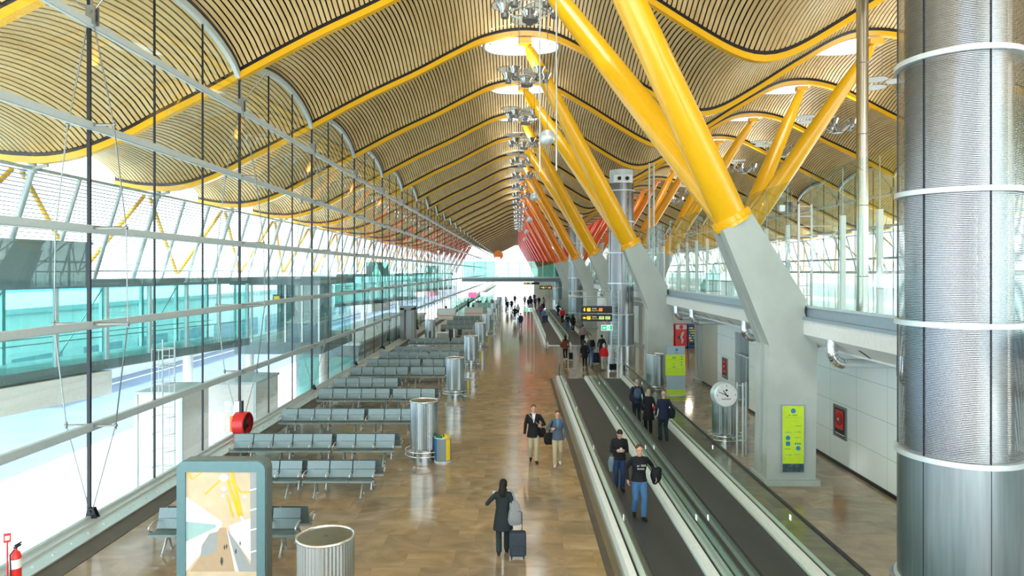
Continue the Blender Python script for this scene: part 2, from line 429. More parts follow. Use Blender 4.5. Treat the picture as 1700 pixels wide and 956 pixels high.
# ------------------------------------------------------------------ forked roof supports
PY0, PSTEP = 20.0, 18.0
def pylon_meshes(mir, k):
    sx = -1 if mir else 1; ox = 2*MIDX if mir else 0
    P = lambda x, z: (ox + sx*x, z)
    top = [(5.84, 7.27), (6.68, 7.74)]
    outline = [(7.08, 0), (8.48, 0), (8.53, 3.98), (8.30, 4.45), (8.16, 4.96), (8.22, 5.28), top[1], top[0], (7.16, 3.98)]
    inset = [(7.18, 0), (8.38, 0), (8.43, 3.98), (8.2, 4.45), (8.06, 4.96), (8.12, 5.26), (6.62, 7.62), (5.96, 7.25), (7.28, 3.98)]
    b = MB()
    b.prismXZ([P(*q) for q in outline], -.52, -.12); b.prismXZ([P(*q) for q in inset], -.12, .12); b.prismXZ([P(*q) for q in outline], .12, .52)
    p = MB()
    xa, xb = sorted((P(6.98, 0)[0], P(8.58, 0)[0])); p.box(xa, xb, -.62, .62, 0, .16)
    C = Vector((ox+sx*6.28, 0, 7.56))
    tops = [Vector((ox+sx*.35, -3.34, 17.75)), Vector((ox+sx*.35, 5.66, 17.75))]
    avg = ((tops[0]-C).normalized()+(tops[1]-C).normalized()).normalized()
    ax = Vector((avg.x, 0, avg.z)).normalized()
    c = MB(); c.lathe([(.40, -.10), (.60, -.10), (.60, 0), (.56, .02), (.56, .18), (.40, .22)], C, 32, ax)
    Rm = Vector((0, 0, 1)).rotation_difference(ax).to_matrix().to_4x4()
    for i in range(20):
        a = 2*PI*i/20; Mx = Matrix.Translation(C) @ Rm @ Matrix.Rotation(a, 4, 'Z')
        c.box(.5, .585, -.03, .03, .02, .16, Mx)
    arms = []
    for t in tops:
        d = t-C; a = MB(); pts = [C + d*f for f in (0, .03, .25, .5, .75, .93, .97)]
        a.path([C-d.normalized()*.1]+pts[1:], [.46, .47, .46, .42, .37, .30, .22], 28)
        a.path([C+d*.965, C+d*.99], [.16, .16], 12)
        a.cbox(t+Vector((0, 0, -.02)), (.7, .42, .3))
        arms.append(a)
    return b, p, c, arms
cache = {}
for k in range(17):
    for mir in (False, True):
        if mir and k == 0: continue
        key = (mir, min(k, 11))
        if key not in cache:
            b, p, c, arms = pylon_meshes(mir, k); mt = armmat(k)
            cache[key] = (b.mesh('pylon', M['concrete']), p.mesh('plinth', M['concrete']), c.mesh('collar', mt, 30), [a.mesh('arm', mt, 30) for a in arms])
        b, p, c, arms = cache[key]
        colr = 'yellow' if k < 3 else ('amber' if k < 5 else ('orange' if k < 7 else 'red'))
        side = 'row beyond the upper glass' if mir else 'row beside the moving walkways'
        if k < 12: lab = '%s forked roof support, %s from the camera in the %s' % (colr, ORD[k], side)
        else: lab = 'red forked roof support at the far end of the hall'
        t = thing('forked_roof_support', lab, 'roof support', (0, PY0+PSTEP*k, 0), 0, 'forked roof supports')
        for nm, me in [('pylon', b), ('plinth', p), ('collar', c), ('arm', arms[0]), ('arm', arms[1])]:
            o = bpy.data.objects.new(nm, me); COL.objects.link(o); o.parent = t
            if nm == 'pylon': o['label'] = 'white concrete pylon bending towards the arms'
            if mir and nm == 'plinth': pass
# ------------------------------------------------------------------ glass side walls
TZ = (12.15, 9.67, 7.16, 4.82, 2.34)
def gtop(y): return ceilz(GX, y) - .02
def window_meshes():
    g = MB(); n = 18; vs = []; fs = []
    for i in range(n+1):
        y = 9*i/n; vs += [(0, y, -.05), (0, y, gtop(y))]
    for i in range(n): fs.append((2*i, 2*i+2, 2*i+3, 2*i+1))
    g.add(vs, fs)
    tr = [MB().box(.0, .13, 0, 9, z-.11, z+.06).box(.02, .10, 0, 9, z-.135, z-.11) for z in TZ]
    m0 = MB().box(-.03, .05, -.032, .032, 0, 13.3)
    m1 = MB().box(-.02, .03, 2.978, 3.022, 0, gtop(3)-.1); m2 = MB().box(-.02, .03, 5.978, 6.022, 0, gtop(6)-.1)
    a = MB(); vs = []; fs = []; q = MB(); vq = []
    for i in range(n+1):
        y = 9*i/n; z = gtop(y)
        dz = (gtop(min(9, y+.05))-gtop(max(0, y-.05)))/.1; ln = math.sqrt(1+dz*dz); ny, nz = -dz/ln, 1/ln
        def P(x, o): return (x, y+ny*o, z+nz*o)
        vs += [P(-.07, -.26), P(.09, -.26), P(.09, -.05), P(-.07, -.05)]
        vq += [P(-.10, -.05), P(.12, -.05), P(.12, .05), P(-.10, .05)]
    for i in range(n):
        for c in range(4): fs.append((i*4+c, i*4+(c+1) % 4, i*4+4+(c+1) % 4, i*4+4+c))
    a.add(vs, fs); q.add(vq, fs)
    s = MB(); s.box(0, .10, 0, 9, 0, .16); s.box(.10, .30, 0, 9, 0, .10); s.box(.30, .78, 0, 9, .02, .055)
    for i in range(15):
        yy = .3+i*.6; s.lathe([(.035, 0), (.035, .025), (.0, .04)], (.56, yy, .055), 8)
    return [('glass_pane', g.mesh('glass_pane', M['glass'], weld=False))] + [('transom', t.mesh('transom', M['alu'])) for t in tr] + \
        [('mullion', m0.mesh('mullion', M['darksteel'])), ('mullion', m1.mesh('mullion', M['darksteel'])), ('mullion', m2.mesh('mullion', M['darksteel'])),
         ('arch_frame', a.mesh('arch_frame', M['alu'], 60)), ('gasket', q.mesh('gasket', M['black'])), ('sill', s.mesh('sill', M['alulight']))]
wm = window_meshes(); wn = 0
def window(y, right=False, skip=()):
    global wn
    wn += 1
    t = bpy.data.objects.new('window_%d' % wn, None); COL.objects.link(t); struct(t)
    t.location = (GXR, y+9, 0) if right else (GX, y, 0); t.rotation_euler = (0, 0, PI if right else 0)
    for nm, me in wm:
        if nm in skip: continue
        o = bpy.data.objects.new(nm, me); COL.objects.link(o); o.parent = t
for k in range(-2, 33): window(Y0+k*BAY)
for k in range(0, 26): window(Y0+k*BAY, True, skip=('sill',))

# bowstring cable trusses on the mullions
def truss_meshes():
    off = [(13.15, 0), (12.15, .07), (9.67, .56), (7.16, .86), (4.82, .90), (2.34, .60), (.25, .03)]
    out = []
    for s in (-1, 1):
        c = MB(); pts = [(.05+s*o, 0, z) for z, o in off]
        for i in range(len(pts)-1): c.tube(pts[i], pts[i+1], .017, n=6)
        out.append(('stay_rod', c.mesh('stay_rod', M['cable'], 60)))
    for z, o in off[2:6]:
        c = MB(); c.path([(.05-o, 0, z), (.05-o*.5, 0, z), (.05, 0, z), (.05+o*.5, 0, z), (.05+o, 0, z)], [.022, .032, .045, .032, .022], 8)
        for s in (-1, 1): c.sphere((.05+s*o, 0, z), .055, 8, 6); c.tube((.05+s*o, 0, z-.09), (.05+s*o, 0, z+.09), .03, n=8)
        out.append(('strut', c.mesh('strut', M['cable'], 50)))
    h = MB(); h.box(-.02, .20, -.10, -.06, 12.1, 12.55); h.box(-.02, .20, .06, .10, 12.1, 12.55); h.tube((.09, -.12, 12.4), (.09, .12, 12.4), .05, n=10)
    h.tube((.09, 0, 12.4), (1.05, 0, 13.62), .022, n=6); h.tube((.09, 0, 12.4), (-.75, 0, 12.95), .022, n=6); h.tube((.05, 0, 12.4), (.05, 0, 13.2), .02, n=6)
    out.append(('bracket', h.mesh('bracket', M['cable'])))
    f = MB(); f.prismXZ([(-.06, .04), (.26, .04), (.14, .34), (.0, .34)], -.07, -.04); f.prismXZ([(-.06, .04), (.26, .04), (.14, .34), (.0, .34)], .04, .07); f.tube((.06, -.1, .26), (.06, .1, .26), .04, n=8)
    out.append(('foot', f.mesh('foot', M['darksteel'])))
    return out
tm = truss_meshes()
for k in range(0, 20):
    lab = 'slender bowstring stay truss on the left glass wall mullion, %s from the camera' % ORD[k] if k < 14 else 'slender bowstring stay truss far down the left glass wall'
    t = thing('cable_truss', lab, 'cable truss', (GX, Y0+k*BAY, 0), 0, 'bowstring trusses of the left glass wall')
    for nm, me in tm:
        o = bpy.data.objects.new(nm, me); COL.objects.link(o); o.parent = t
for k in range(1, 9):
    t = thing('cable_truss', 'slender bowstring stay truss on the right glass wall, %s from the camera' % ORD[k-1], 'cable truss', (GXR, Y0+k*BAY, 0), PI, 'bowstring trusses of the right glass wall')
    for nm, me in tm[:-1]:
        o = bpy.data.objects.new(nm, me); COL.objects.link(o); o.parent = t

# louvre screens outside, hung from the roof edge
def louvre_meshes():
    p0 = Vector((-8.0, 0, 9.95)); p1 = Vector((-9.3, 0, 5.9)); d = p1-p0
    bl = MB()
    for i in range(27):
        q = p0 + d*(i+.5)/27; bl.box(q.x-.07, q.x+.07, .02, 8.98, q.z-.012, q.z+.012)
    out = [('blade_set', bl.mesh('blade_set', mat('louvre_grey', (.42, .47, .50), .5)))]
    for y in (.18, 3, 6):
        s = MB(); a = .09 if y > 1 else .13
        s.path([p0+Vector((.12, y, .1)), p1+Vector((.12, y, -.2))], a, 8)
        if y < 1: s.tube((-7.9, .18, 10.25), (-7.9, .18, 9.8), .16, n=10); s.tube((-8.35, .18, 9.9), (-7.3, .18, 10.1), .07, n=8)
        out.append(('strut', s.mesh('strut', M['alu'], 50)))
    r = MB(); r.tube((-7.85, .02, 9.98), (-7.85, 8.98, 9.98), .07, n=8); r.tube((-9.25, .02, 6.1), (-9.25, 8.98, 6.1), .04, n=6)
    out.append(('rail', r.mesh('rail', M['alu'], 50)))
    b = MB(); b.path([(-8.35, .25, 9.9), (-9.55, 5.4, 6.0)], .10, 10); b.path([(-8.35, 8.75, 9.9), (-9.55, 5.6, 6.0)], .10, 10)
    out.append(('brace', b.mesh('brace', ARMM[1], 50)))
    return out
lm = louvre_meshes()
for k in range(-1, 26):
    lab = ('pale horizontal louvre screen outside the left glass wall, %s panel from the camera' % ORD[k+1]) if k < 13 else 'pale louvre screen far along outside the left glass wall'
    t = thing('louvre_screen', lab, 'louvre screen', (GX, Y0+k*BAY, 0), 0, 'louvre screens outside the left glass wall')
    for nm, me in lm:
        if k > 14 and nm == 'brace': continue
        o = bpy.data.objects.new(nm, me); COL.objects.link(o); o.parent = t
for k in range(1, 16):
    lab = ('pale horizontal louvre screen outside the right glass wall, %s panel from the camera' % ORD[k-1]) if k < 13 else 'pale louvre screen far along outside the right glass wall'
    t = thing('louvre_screen', lab, 'louvre screen', (GXR, Y0+(k+1)*BAY, 0), PI, 'louvre screens outside the right glass wall')
    for nm, me in lm:
        o = bpy.data.objects.new(nm, me); COL.objects.link(o); o.parent = t

# ------------------------------------------------------------------ floors, walls
EY = 318.0
o = MB().box(-9.72, 26, -6, EY, -.3, 0).build('floor', M['floor']); struct(o)
o = MB().box(-9.72, -9.12, -6, EY, -.02, .012).build('trim_1', M['curb']); struct(o)
o = MB().box(GX-.3, -9.70, -6, EY, -.5, -.02).build('trim_2', M['concrete']); struct(o)
# slab of the upper level: grey band, white fascia, sloping soffit
o = MB().prismXZ([(8.42, 4.95), (8.42, 4.60), (28.9, 4.60), (28.9, 4.95)], -6, EY).build('floor.001', M['floor']); struct(o)
up = MB(); up.prismXZ([(8.26, 5.08), (8.26, 4.80), (8.42, 4.80), (8.42, 5.08)], -6, EY); up.prismXZ([(8.10, 4.80), (8.10, 4.72), (8.42, 4.72), (8.42, 4.80)], -6, EY)
struct(up.build('trim_3', M['bluegrey']))
fa = MB(); fa.prismXZ([(8.14, 4.72), (8.14, 4.30), (8.64, 3.95), (8.64, 3.90), (12.0, 3.90), (12.0, 4.60), (8.42, 4.60), (8.42, 4.72)], -6, 37.6)
fa.prismXZ([(8.14, 4.72), (8.14, 4.30), (8.64, 3.95), (8.64, 3.90), (26.0, 3.90), (26.0, 4.60), (8.42, 4.60), (8.42, 4.72)], 37.6, EY)
struct(fa.build('trim_4', M['white']))
sl = MB()
for i in range(60):
    yy = 13.2+i*1.75
    a = Vector((8.255, yy, 4.217)); sdir = Vector((.5, 0, -.35)).normalized(); nrm = Vector((-.35, 0, -.5)).normalized()
    c0 = a + sdir*.1 + nrm*.004
    sl.quad(c0+Vector((0, -.07, 0)), c0+sdir*.34+Vector((0, -.07, 0)), c0+sdir*.34+Vector((0, .07, 0)), c0+Vector((0, .07, 0)))
struct(sl.build('trim_5', M['darksteel'], weld=False))
# right wall at floor level
struct(MB().box(10.10, 10.4, 6, 29.9, 0, 3.9).build('wall_right', M['panel']))
struct(MB().box(10.10, 10.4, 31.9, 34.6, 0, 3.9).build('wall_right.001', M['panel']))
struct(MB().box(10.10, 11.2, 34.6, 37.6, 0, 3.9).build('wall_right.002', mat('beige_concrete', (.55, .52, .45), .5)))
struct(MB().box(10.10, 10.4, 57, EY, 0, 3.9).build('wall_right.003', M['panel']))
struct(MB().box(10.10, 17.5, 55.4, 55.7, 0, 3.9).build('wall_back', M['white']))
struct(MB().box(17.3, 17.5, 37.6, 55.4, 0, 3.9).build('wall_side', M['white']))
struct(MB().box(10.06, 10.10, 6, 29.9, 0, .10).build('baseboard_right', M['darksteel']))
struct(MB().box(10.06, 10.10, 31.9, 37.6, 0, .10).build('baseboard_right.001', M['darksteel']))
d = MB(); d.box(10.35, 10.40, 29.9, 31.9, 0, 3.3)
dr = d.build('door_1', M['steel']); struct(dr)
MB().box(10.12, 10.35, 29.9, 29.97, 0, 3.3).box(10.12, 10.35, 31.83, 31.9, 0, 3.3).box(10.12, 10.35, 29.9, 31.9, 2.25, 2.32).box(10.30, 10.35, 30.87, 30.93, 0, 2.25).build('door_frame', M['alu'], dr)
MB().tube((10.31, 30.8, 1.0), (10.31, 30.8, 1.25), .02, n=8).tube((10.31, 31.0, 1.0), (10.31, 31.0, 1.25), .02, n=8).build('door_handle', M['chrome'], dr)
struct(MB().box(10.10, 10.40, 29.9, 31.9, 3.3, 3.9).build('wall_right.004', M['panel']))

# outside ground
struct(MB().box(-26, 60, -60, 500, -4.7, -4.5).build('ground', M['apron']))
struct(MB().box(-300, -26, -60, 500, -4.72, -4.52).build('ground.001', M['road']))
ln = MB(); ln.box(-38.3, -38, -60, 400, -4.52, -4.50); ln.box(-52.4, -52, -60, 400, -4.52, -4.50)
struct(ln.build('ground.002', M['white']))
# far end gable glass
e = MB(); n = 60; vs = []; fs = []
for i in range(n+1):
    x = GX + (GXR-GX)*i/n; vs += [(x, 0, 0), (x, 0, zb(x)+.5)]
for i in range(n): fs.append((2*i, 2*i+2, 2*i+3, 2*i+1))
e.add(vs, fs)
wn += 1
o = e.build('window_%d' % wn, M['glass'], weld=False, loc=(0, Y0+33*BAY, 0)); struct(o)
mm = MB()
for i in range(12): x = GX+.3+i*3.3; mm.box(x-.04, x+.04, -.06, .06, 0, zb(x))
for z in TZ: mm.box(GX, GXR, -.06, .06, z-.08, z+.08)
mm.build('mullion', M['alu'], o)

# ------------------------------------------------------------------ moving walkways
def walkway(name_lab, x0g, x1g, y0, y1, inner):
    """glass lines at x0g and x1g, from y0 to y1"""
    t = thing('moving_walkway', name_lab, 'moving walkway', ((x0g+x1g)/2, y0, 0)); X = (x1g-x0g)/2; L = y1-y0
    MB().box(-X+.19, X-.19, .0, L, -.01, .030).build('belt', M['belt'], t)
    cp = MB(); cp.box(-X+.19, X-.19, L, L+.25, -.01, .04); cp.box(-X+.19, X-.19, -.25, 0, -.01, .04); cp.build('comb_plate', M['steel'], t)
    for s in (-1, 1):
        xi, xo = s*X, s*(X+.20)
        MB().prismXZ([(s*(X-.20), 0), (s*(X-.20), .09), (s*(X-.15), .20), (s*(X-.03), .22), (s*(X-.03), 0)], 0, L).build('inner_skirt', M['deck'], t)
        ow = .12 if s == inner else .19
        MB().prismXZ([(s*(X+.03), 0), (s*(X+.03), .22), (s*(X+ow-.03), .20), (s*(X+ow), .0)], 0, L).build('outer_deck', M['deck'], t)
        MB().box(min(xi-.028, xi+.028), max(xi-.028, xi+.028), 0, L, .0, .19).build('glass_channel', M['black'], t)
        MB().box(xi-.006, xi+.006, .05, L-.05, .19, .86).build('glass_panel', M['rail_glass'], t)
        hr = MB(); pts = [(xi, .06, .20), (xi, -.06, .35), (xi, -.12, .55), (xi, -.02, .78), (xi, .22, .885)]
        pts += [(xi, L*f, .885) for f in (.25, .5, .75)] + [(xi, L-.22, .885), (xi, L+.02, .78), (xi, L+.12, .55), (xi, L+.06, .35), (xi, L-.06, .20)]
        hr.path(pts, .036, 10); hr.build('handrail', M['rubber'], t, 60)
        MB().box(xi-.02, xi+.02, .2, L-.2, .835, .858).build('handrail_guide', M['chrome'], t)
        st = MB()
        for yy in range(1, int(L), 6): st.box(xi-.012, xi-.007, yy+.0, yy+.10, .62, .74)
        st.build('sticker', M['sign_white'], t)
    return t
W1 = (2.33, 3.93); W2 = (4.19, 6.0)
walkway('left-hand near moving walkway with glass sides carrying two men towards the camera', W1[0], W1[1], 2.0, 38.6, 1)
walkway('right-hand near moving walkway with glass sides carrying three people away', W2[0], W2[1], 2.0, 38.6, -1)
walkway('left-hand farther moving walkway starting beyond the gap', W1[0], W1[1], 56.2, 108, 1)
walkway('right-hand farther moving walkway starting beyond the gap', W2[0], W2[1], 56.2, 108, -1)
# strip of dark stone left of the walkway, flush steel trims
struct(MB().box(1.93, 2.13, 2, 38.9, -.02, .012).box(1.93, 2.13, 56, 108.3, -.02, .012).build('trim_6', M['steel']))
struct(MB().box(1.78, 1.93, 2, 38.9, -.02, .010).build('trim_7', M['curb']))

# ------------------------------------------------------------------ upper level balustrade
bt = thing('glass_balustrade', 'tall clear glass balustrade with white posts along the upper floor edge', 'balustrade', (8.36, 0, 5.08))
yy = 12.2; npost = 0
pm = MB().box(-.06, .06, -.05, .05, 0, 2.45); 
for z in (.35, .9, 1.45, 2.0, 2.3): pm.box(-.065, -.055, -.02, .02, z-.02, z+.02)
pm = pm.mesh('post', M['white']); rm_ = MB().tube((0, 0, 2.45), (0, 0, 3.7), .012, n=6).mesh('rod', M['cable'])
while yy < 114:
    if not any(abs(yy-(PY0+PSTEP*k)) < .75 for k in range(7)):
        for nm, me in (('post', pm), ('rod', rm_)):
            if nm == 'rod' and yy > 60: continue
            o = bpy.data.objects.new(nm, me); COL.objects.link(o); o.parent = bt; o.location = (0, yy, 0)
    yy += 1.8
gp = MB(); y = 8.0
for k in range(0, 7):
    py = PY0+PSTEP*k; gp.box(-.10, -.085, y, py-.65, .02, 3.75); y = py+.65
gp.build('glass_panel', M['up_glass'], bt)
MB().box(-.13, -.05, 8, 118, -.02, .04).build('channel', M['alu'], bt)
# second low rail farther in on the upper level
b2 = thing('hand_rail', 'pale tubular rail crossing behind the tall balustrade on the upper floor', 'rail', (12.6, 8, 4.95))
MB().tube((0, 0, 1.1), (0, 110, 1.1), .045, n=8).build('rail', M['alulight'], b2)
pp = MB().tube((0, 0, 0), (0, 0, 1.1), .03, n=8).mesh('post', M['alulight'])
for i in range(38):
    o = bpy.data.objects.new('post', pp); COL.objects.link(o); o.parent = b2; o.location = (0, 1.5+i*2.9, 0)
MB().box(-.006, .006, 0, 110, .1, 1.0).build('glass_panel', M['rail_glass'], b2)
M['bridge_glass'] = glass('footbridge_glass', (.72, .93, .89), .8)
# footbridge over the hall
fb = thing('footbridge', 'grey footbridge with glass sides crossing the hall in the distance', 'footbridge', (0, 113, 0))
MB().box(-9.3, 8.1, 0, 4.5, 4.35, 5.05).build('deck', M['bridge_grey'], fb)
MB().box(-9.3, 8.1, -.06, 0, 4.9, 5.15).build('edge', M['alu'], fb)
for s in (0, 4.4): MB().box(-9.3, 8.1, s, s+.02, 5.1, 7.75).build('glass_side', M['bridge_glass'], fb)
pm2 = MB().box(-.05, .05, -.06, .04, 5.1, 7.75).mesh('post', M['white'])
for i in range(10):
    o = bpy.data.objects.new('post', pm2); COL.objects.link(o); o.parent = fb; o.location = (-9.2+i*1.9, 0, 0)
rs = thing('round_sign', 'round orange sign above a white panel on the footbridge', 'sign', (-3.2, 111.6, 0))
MB().lathe([(.01, -.06), (.78, -.06), (.78, .06), (.01, .06)], (0, 0, 8.7), 32, (0, 1, 0)).build('disc', M['orange'], rs)
MB().box(-.55, .3, -.12, -.08, 5.6, 8.4).build('panel', M['sign_white'], rs)
MB().tube((0, .1, 4.95), (0, .1, 8.2), .05, n=8).box(-.1, .1, .05, 1.28, 4.95, 5.03).build('pole', M['alulight'], rs)
M['pipe'] = mat('warm_steel', (.42, .40, .35), .22, 1)
# ------------------------------------------------------------------ big perforated service columns
def service_column(y, x, lab, top=12.9, detail=True):
    t = thing('service_column', lab, 'column', (x, y, 0), 0, 'large perforated steel service columns')
    R = .88; n = 64
    b = MB(); b.lathe([(R+.06, 0), (R+.10, 1.10), (R+.0, 1.13)], n=n); b.build('base_cladding', M['steel'], t, 40)
    MB().lathe([(R-.01, 1.12), (R-.01, 3.20)], n=n).build('lower_panel', M['steelpanel'], t, 40)
    MB().lathe([(R-.03, 3.20), (R-.03, top-.9)], n=n).build('mesh_shell', M['mesh'], t, 40)
    MB().lathe([(.50, 3.2), (.50, top-.9)], (-.23, .12, 0), n=40).build('core_duct', mat('duct_grey', (.16, .16, .18), .35, .6), t, 40)
    MB().lathe([(.19, 3.2), (.19, top-.9)], (.12, -.60, 0), n=24).build('riser_pipe', M['alulight'], t, 40)
    MB().lathe([(.10, 3.2), (.10, top-.9)], (.52, -.35, 0), n=20).build('riser_pipe', M['pipe'], t, 40)
    MB().lathe([(R-.10, top-.9), (R-.10, top), (.01, top)], n=n).build('cap', M['alu'], t, 40)
    for z in (1.13, 3.20, 5.28, 7.33, 9.42, 11.5):
        MB().lathe([(R-.03, z-.04), (R+.035, z-.04), (R+.035, z+.04), (R-.03, z+.04)], n=n).build('ring_band', M['alulight'], t, 40)
    se = MB()
    for a in (-95, -155, -35, 25, 85, 145):
        a = math.radians(a); Mx = Matrix.Rotation(a, 4, 'Z')
        t_ = MB().box(R-.035, R-.008, -.006, .006, 1.13, top-.9, Mx).build('seam', M['darksteel'], t)
    pl = MB(); Mx = Matrix.Rotation(math.radians(-120), 4, 'Z')
    if y > 30:
        for s in (-1, 1):
            c = Vector((s*.26, -R-.02, 12.25))
            nz_ = thing_part('air_nozzle', t)
            MB().lathe([(.20, 0), (.20, -.14), (.14, -.16), (.11, -.04)], c, 24, (0, 1, 0)).build('bezel', M['white'], nz_, 40)
            MB().sphere(c+Vector((0, -.03, 0)), .12, 16, 10).build('jet', M['black'], nz_, 60)
        MB().box(-.62, .62, -R-.06, -R+.05, 11.98, 12.52).build('nozzle_panel', M['alulight'], t)
    return t
def thing_part(name, parent):
    o = bpy.data.objects.new(name, None); COL.objects.link(o); o.parent = parent; return o
def steelpanel():
    m = mat('finely_perforated_steel', (.24, .29, .31), .32, .9, noise=.12, nscale=5, stretch=(3, 3, .15)); return m
M['steelpanel'] = steelpanel()
service_column(10.95, 7.06, 'huge perforated steel column in the right foreground, cut by the frame')
service_column(46.3, 6.98, 'tall steel service column with two round air nozzles beyond the walkway gap')
service_column(82.4, 6.98, 'distant tall steel service column, next behind the one with nozzles')
service_column(118.5, 6.98, 'farthest visible steel service column, half hidden by white roof supports')

M['pipe'] = mat('warm_steel', (.42, .40, .35), .22, 1)
# slim rain pipes
def drain(y, x, lab, r=.16, twin=False):
    t = thing('drain_pipe', lab, 'pipe', (x, y, 4.95))
    for s in ((-1, 1) if twin else (0,)):
        MB().tube((s*.16, 0, 0), (s*.16, 0, 9.0), r, n=20).build('pipe', M['pipe'] if not twin else M['alulight'], t, 40)
        for z in (1.0, 3.0, 5.0, 7.0): MB().ring((s*.16, 0, z), r+.004, .012, 20, 6).build('joint', M['cable'], t, 40)
    return t
drain(19.3, 9.72, 'polished vertical drain pipe rising to the roof left of the big column')
drain(49.8, 9.72, 'pair of slim pale drain pipes beside the column with nozzles', .075, True)

# ------------------------------------------------------------------ steel air columns in the seating
def air_column_proto():
    t = thing('air_column', '', 'air column', (0, 0, 0), 0, 'waist-high fluted steel air columns')
    MB().lathe([(.43, .36), (.43, 1.90)], n=96, flute=.012).build('fluted_shell', M['steel'], t, 30)
    MB().lathe([(.38, 0), (.38, .36)], n=48).build('base', M['steel'], t, 40)
    MB().ring((0, 0, 1.90), .44, .025, 48, 8).build('rim', M['chrome'], t, 60)
    g = MB()
    for i in range(-7, 8):
        x = i*.055; h = math.sqrt(max(0, .41**2-x*x)); g.box(x-.005, x+.005, -h, h, 1.855, 1.865)
    for i in range(-7, 8):
        x = i*.055; h = math.sqrt(max(0, .41**2-x*x)); g.box(-h, h, x-.005, x+.005, 1.845, 1.853)
    g.build('grille', M['alulight'], t)
    s = MB()
    for a in range(4):
        s.box(0, .42, -.012, .012, 1.868, 1.885, Matrix.Rotation(PI/4+a*PI/2, 4, 'Z'))
    s.lathe([(.04, 1.86), (.04, 1.90)], n=12); s.build('spokes', M['chrome'], t)
    MB().lathe([(.41, 1.5), (.01, 1.52)], n=48).build('throat', M['darksteel'], t)
    for z in (.34, .20):
        MB().ring((0, 0, z), .60, .022, 48, 8).build('guard_ring', M['chrome'], t, 60)
    for a in range(4):
        l = MB(); Mx = Matrix.Rotation(a*PI/2+.5, 4, 'Z'); l.box(.36, .60, -.015, .015, .19, .35, Mx); l.build('bracket', M['chrome'], t)
    return t
ac = air_column_proto(); first = True
for i, (x, y, sc, lab) in enumerate([
    (-3.05, 10.85, 1, 'near fluted steel air column with open grille top at the bottom edge'),
    (-3.05, 22.2, 1, 'fluted steel air column beside the bin with the yellow bag'),
    (-3.05, 33.2, 1, 'third fluted steel air column along the seats, beside a blue-striped bin'),
    (-3.05, 44.3, 1, 'fourth fluted steel air column along the seats'),
    (-3.05, 55.3, 1, 'fifth fluted steel air column along the seats'),
    (-3.05, 66.4, 1, 'sixth fluted steel air column along the seats'),
    (-3.05, 77.4, 1, 'seventh fluted steel air column along the seats'),
    (-3.05, 88.5, 1, 'eighth fluted steel air column along the seats'),
    (-7.55, 58.8, 1, 'fluted steel air column behind the seat rows near the black display board'),
    (7.35, 24.3, 1, 'fluted steel air column behind the double-faced clock'),
    (6.95, 34.6, 1, 'fluted steel air column left of the lime green totem'),
    (-3.05, 99.5, 1, 'ninth fluted steel air column along the seats'),
    (-3.05, 110.6, 1, 'tenth fluted steel air column, just before the footbridge')]):
    o = ac if first else copy_tree(ac); first = False
    o.location = (x, y, 0); o['label'] = lab

# ------------------------------------------------------------------ litter bins
def bin_(x, y, lab, stripes, bag=True, rz=0):
    t = thing('litter_bin', lab, 'litter bin', (x, y, 0), rz)
    MB().lathe([(.27, .05), (.27, .78), (.25, .78), (.25, .10)], n=40, sy=.8).build('body', mat('bin_grey', (.20, .27, .29), .4, .2) if 'bin_grey' not in bpy.data.materials else bpy.data.materials['bin_grey'], t, 50)
    MB().lathe([(.28, 0), (.28, .05)], n=40, sy=.8).build('foot_ring', M['alulight'], t, 50)
    MB().ring((0, 0, .79), .262, .016, 40, 6).build('rim', M['alulight'], t, 60)
    for (a0, a1, m) in stripes:
        b = MB(); n = 8; vs = []; fs = []
        for i in range(n+1):
            a = math.radians(a0+(a1-a0)*i/n)
            for z in (.08, .76): vs.append((.275*math.cos(a), .8*.275*math.sin(a)-.001, z))
            for z in (.76, .08): vs.append((.266*math.cos(a), .8*.266*math.sin(a), z))
        for i in range(n):
            for c in range(4): fs.append((i*4+c, i*4+(c+1) % 4, i*4+4+(c+1) % 4, i*4+4+c))
        fs += [(0, 1, 2, 3), (n*4+3, n*4+2, n*4+1, n*4)]
        b.add(vs, fs); b.build('colour_stripe', m, t, 50)
    if bag:
        for (cx, m, s) in ((.10, M['ybag'], 1), (-.11, mat('green_bag', (.01, .16, .10), .3), .8)):
            b = MB(); n = 20; vs = []; fs = []; R0 = .13
            rnd = random.Random(3)
            prof = [(R0*.8, .60), (R0*.95, .74), (R0*1.1, .84), (R0*1.12, .80), (R0*1.1, .70)]
            for (r, z) in prof:
                for k in range(n):
                    a = 2*PI*k/n; q = 1+.10*math.sin(5*a)+.05*rnd.random(); vs.append((cx+r*q*math.cos(a), r*q*math.sin(a), z+.02*math.sin(4*a)*s))
            for i in range(len(prof)-1):
                for k in range(n): fs.append((i*n+k, i*n+(k+1) % n, (i+1)*n+(k+1) % n, (i+1)*n+k))
            b.add(vs, fs); b.build('liner_bag', m, t, 60)
    return t
bin_(-2.41, 21.9, 'grey litter bin with a yellow bag and yellow stripe beside the second air column', [(-62, -28, M['ybag']), (-170, -130, M['blue'])])
bin_(-2.62, 33.6, 'grey litter bin with a wide blue stripe beside the third air column', [(-150, -90, M['blue']), (-60, -35, M['ybag'])], False)
bin_(-2.68, 45.0, 'grey litter bin with blue and yellow stripes beside the fourth air column', [(-150, -100, M['blue']), (-60, -20, M['ybag'])], False)
bin_(-2.62, 56.0, 'small blue-striped litter bin beside the fifth air column', [(-150, -100, M['blue']), (-60, -20, M['ybag'])], False)

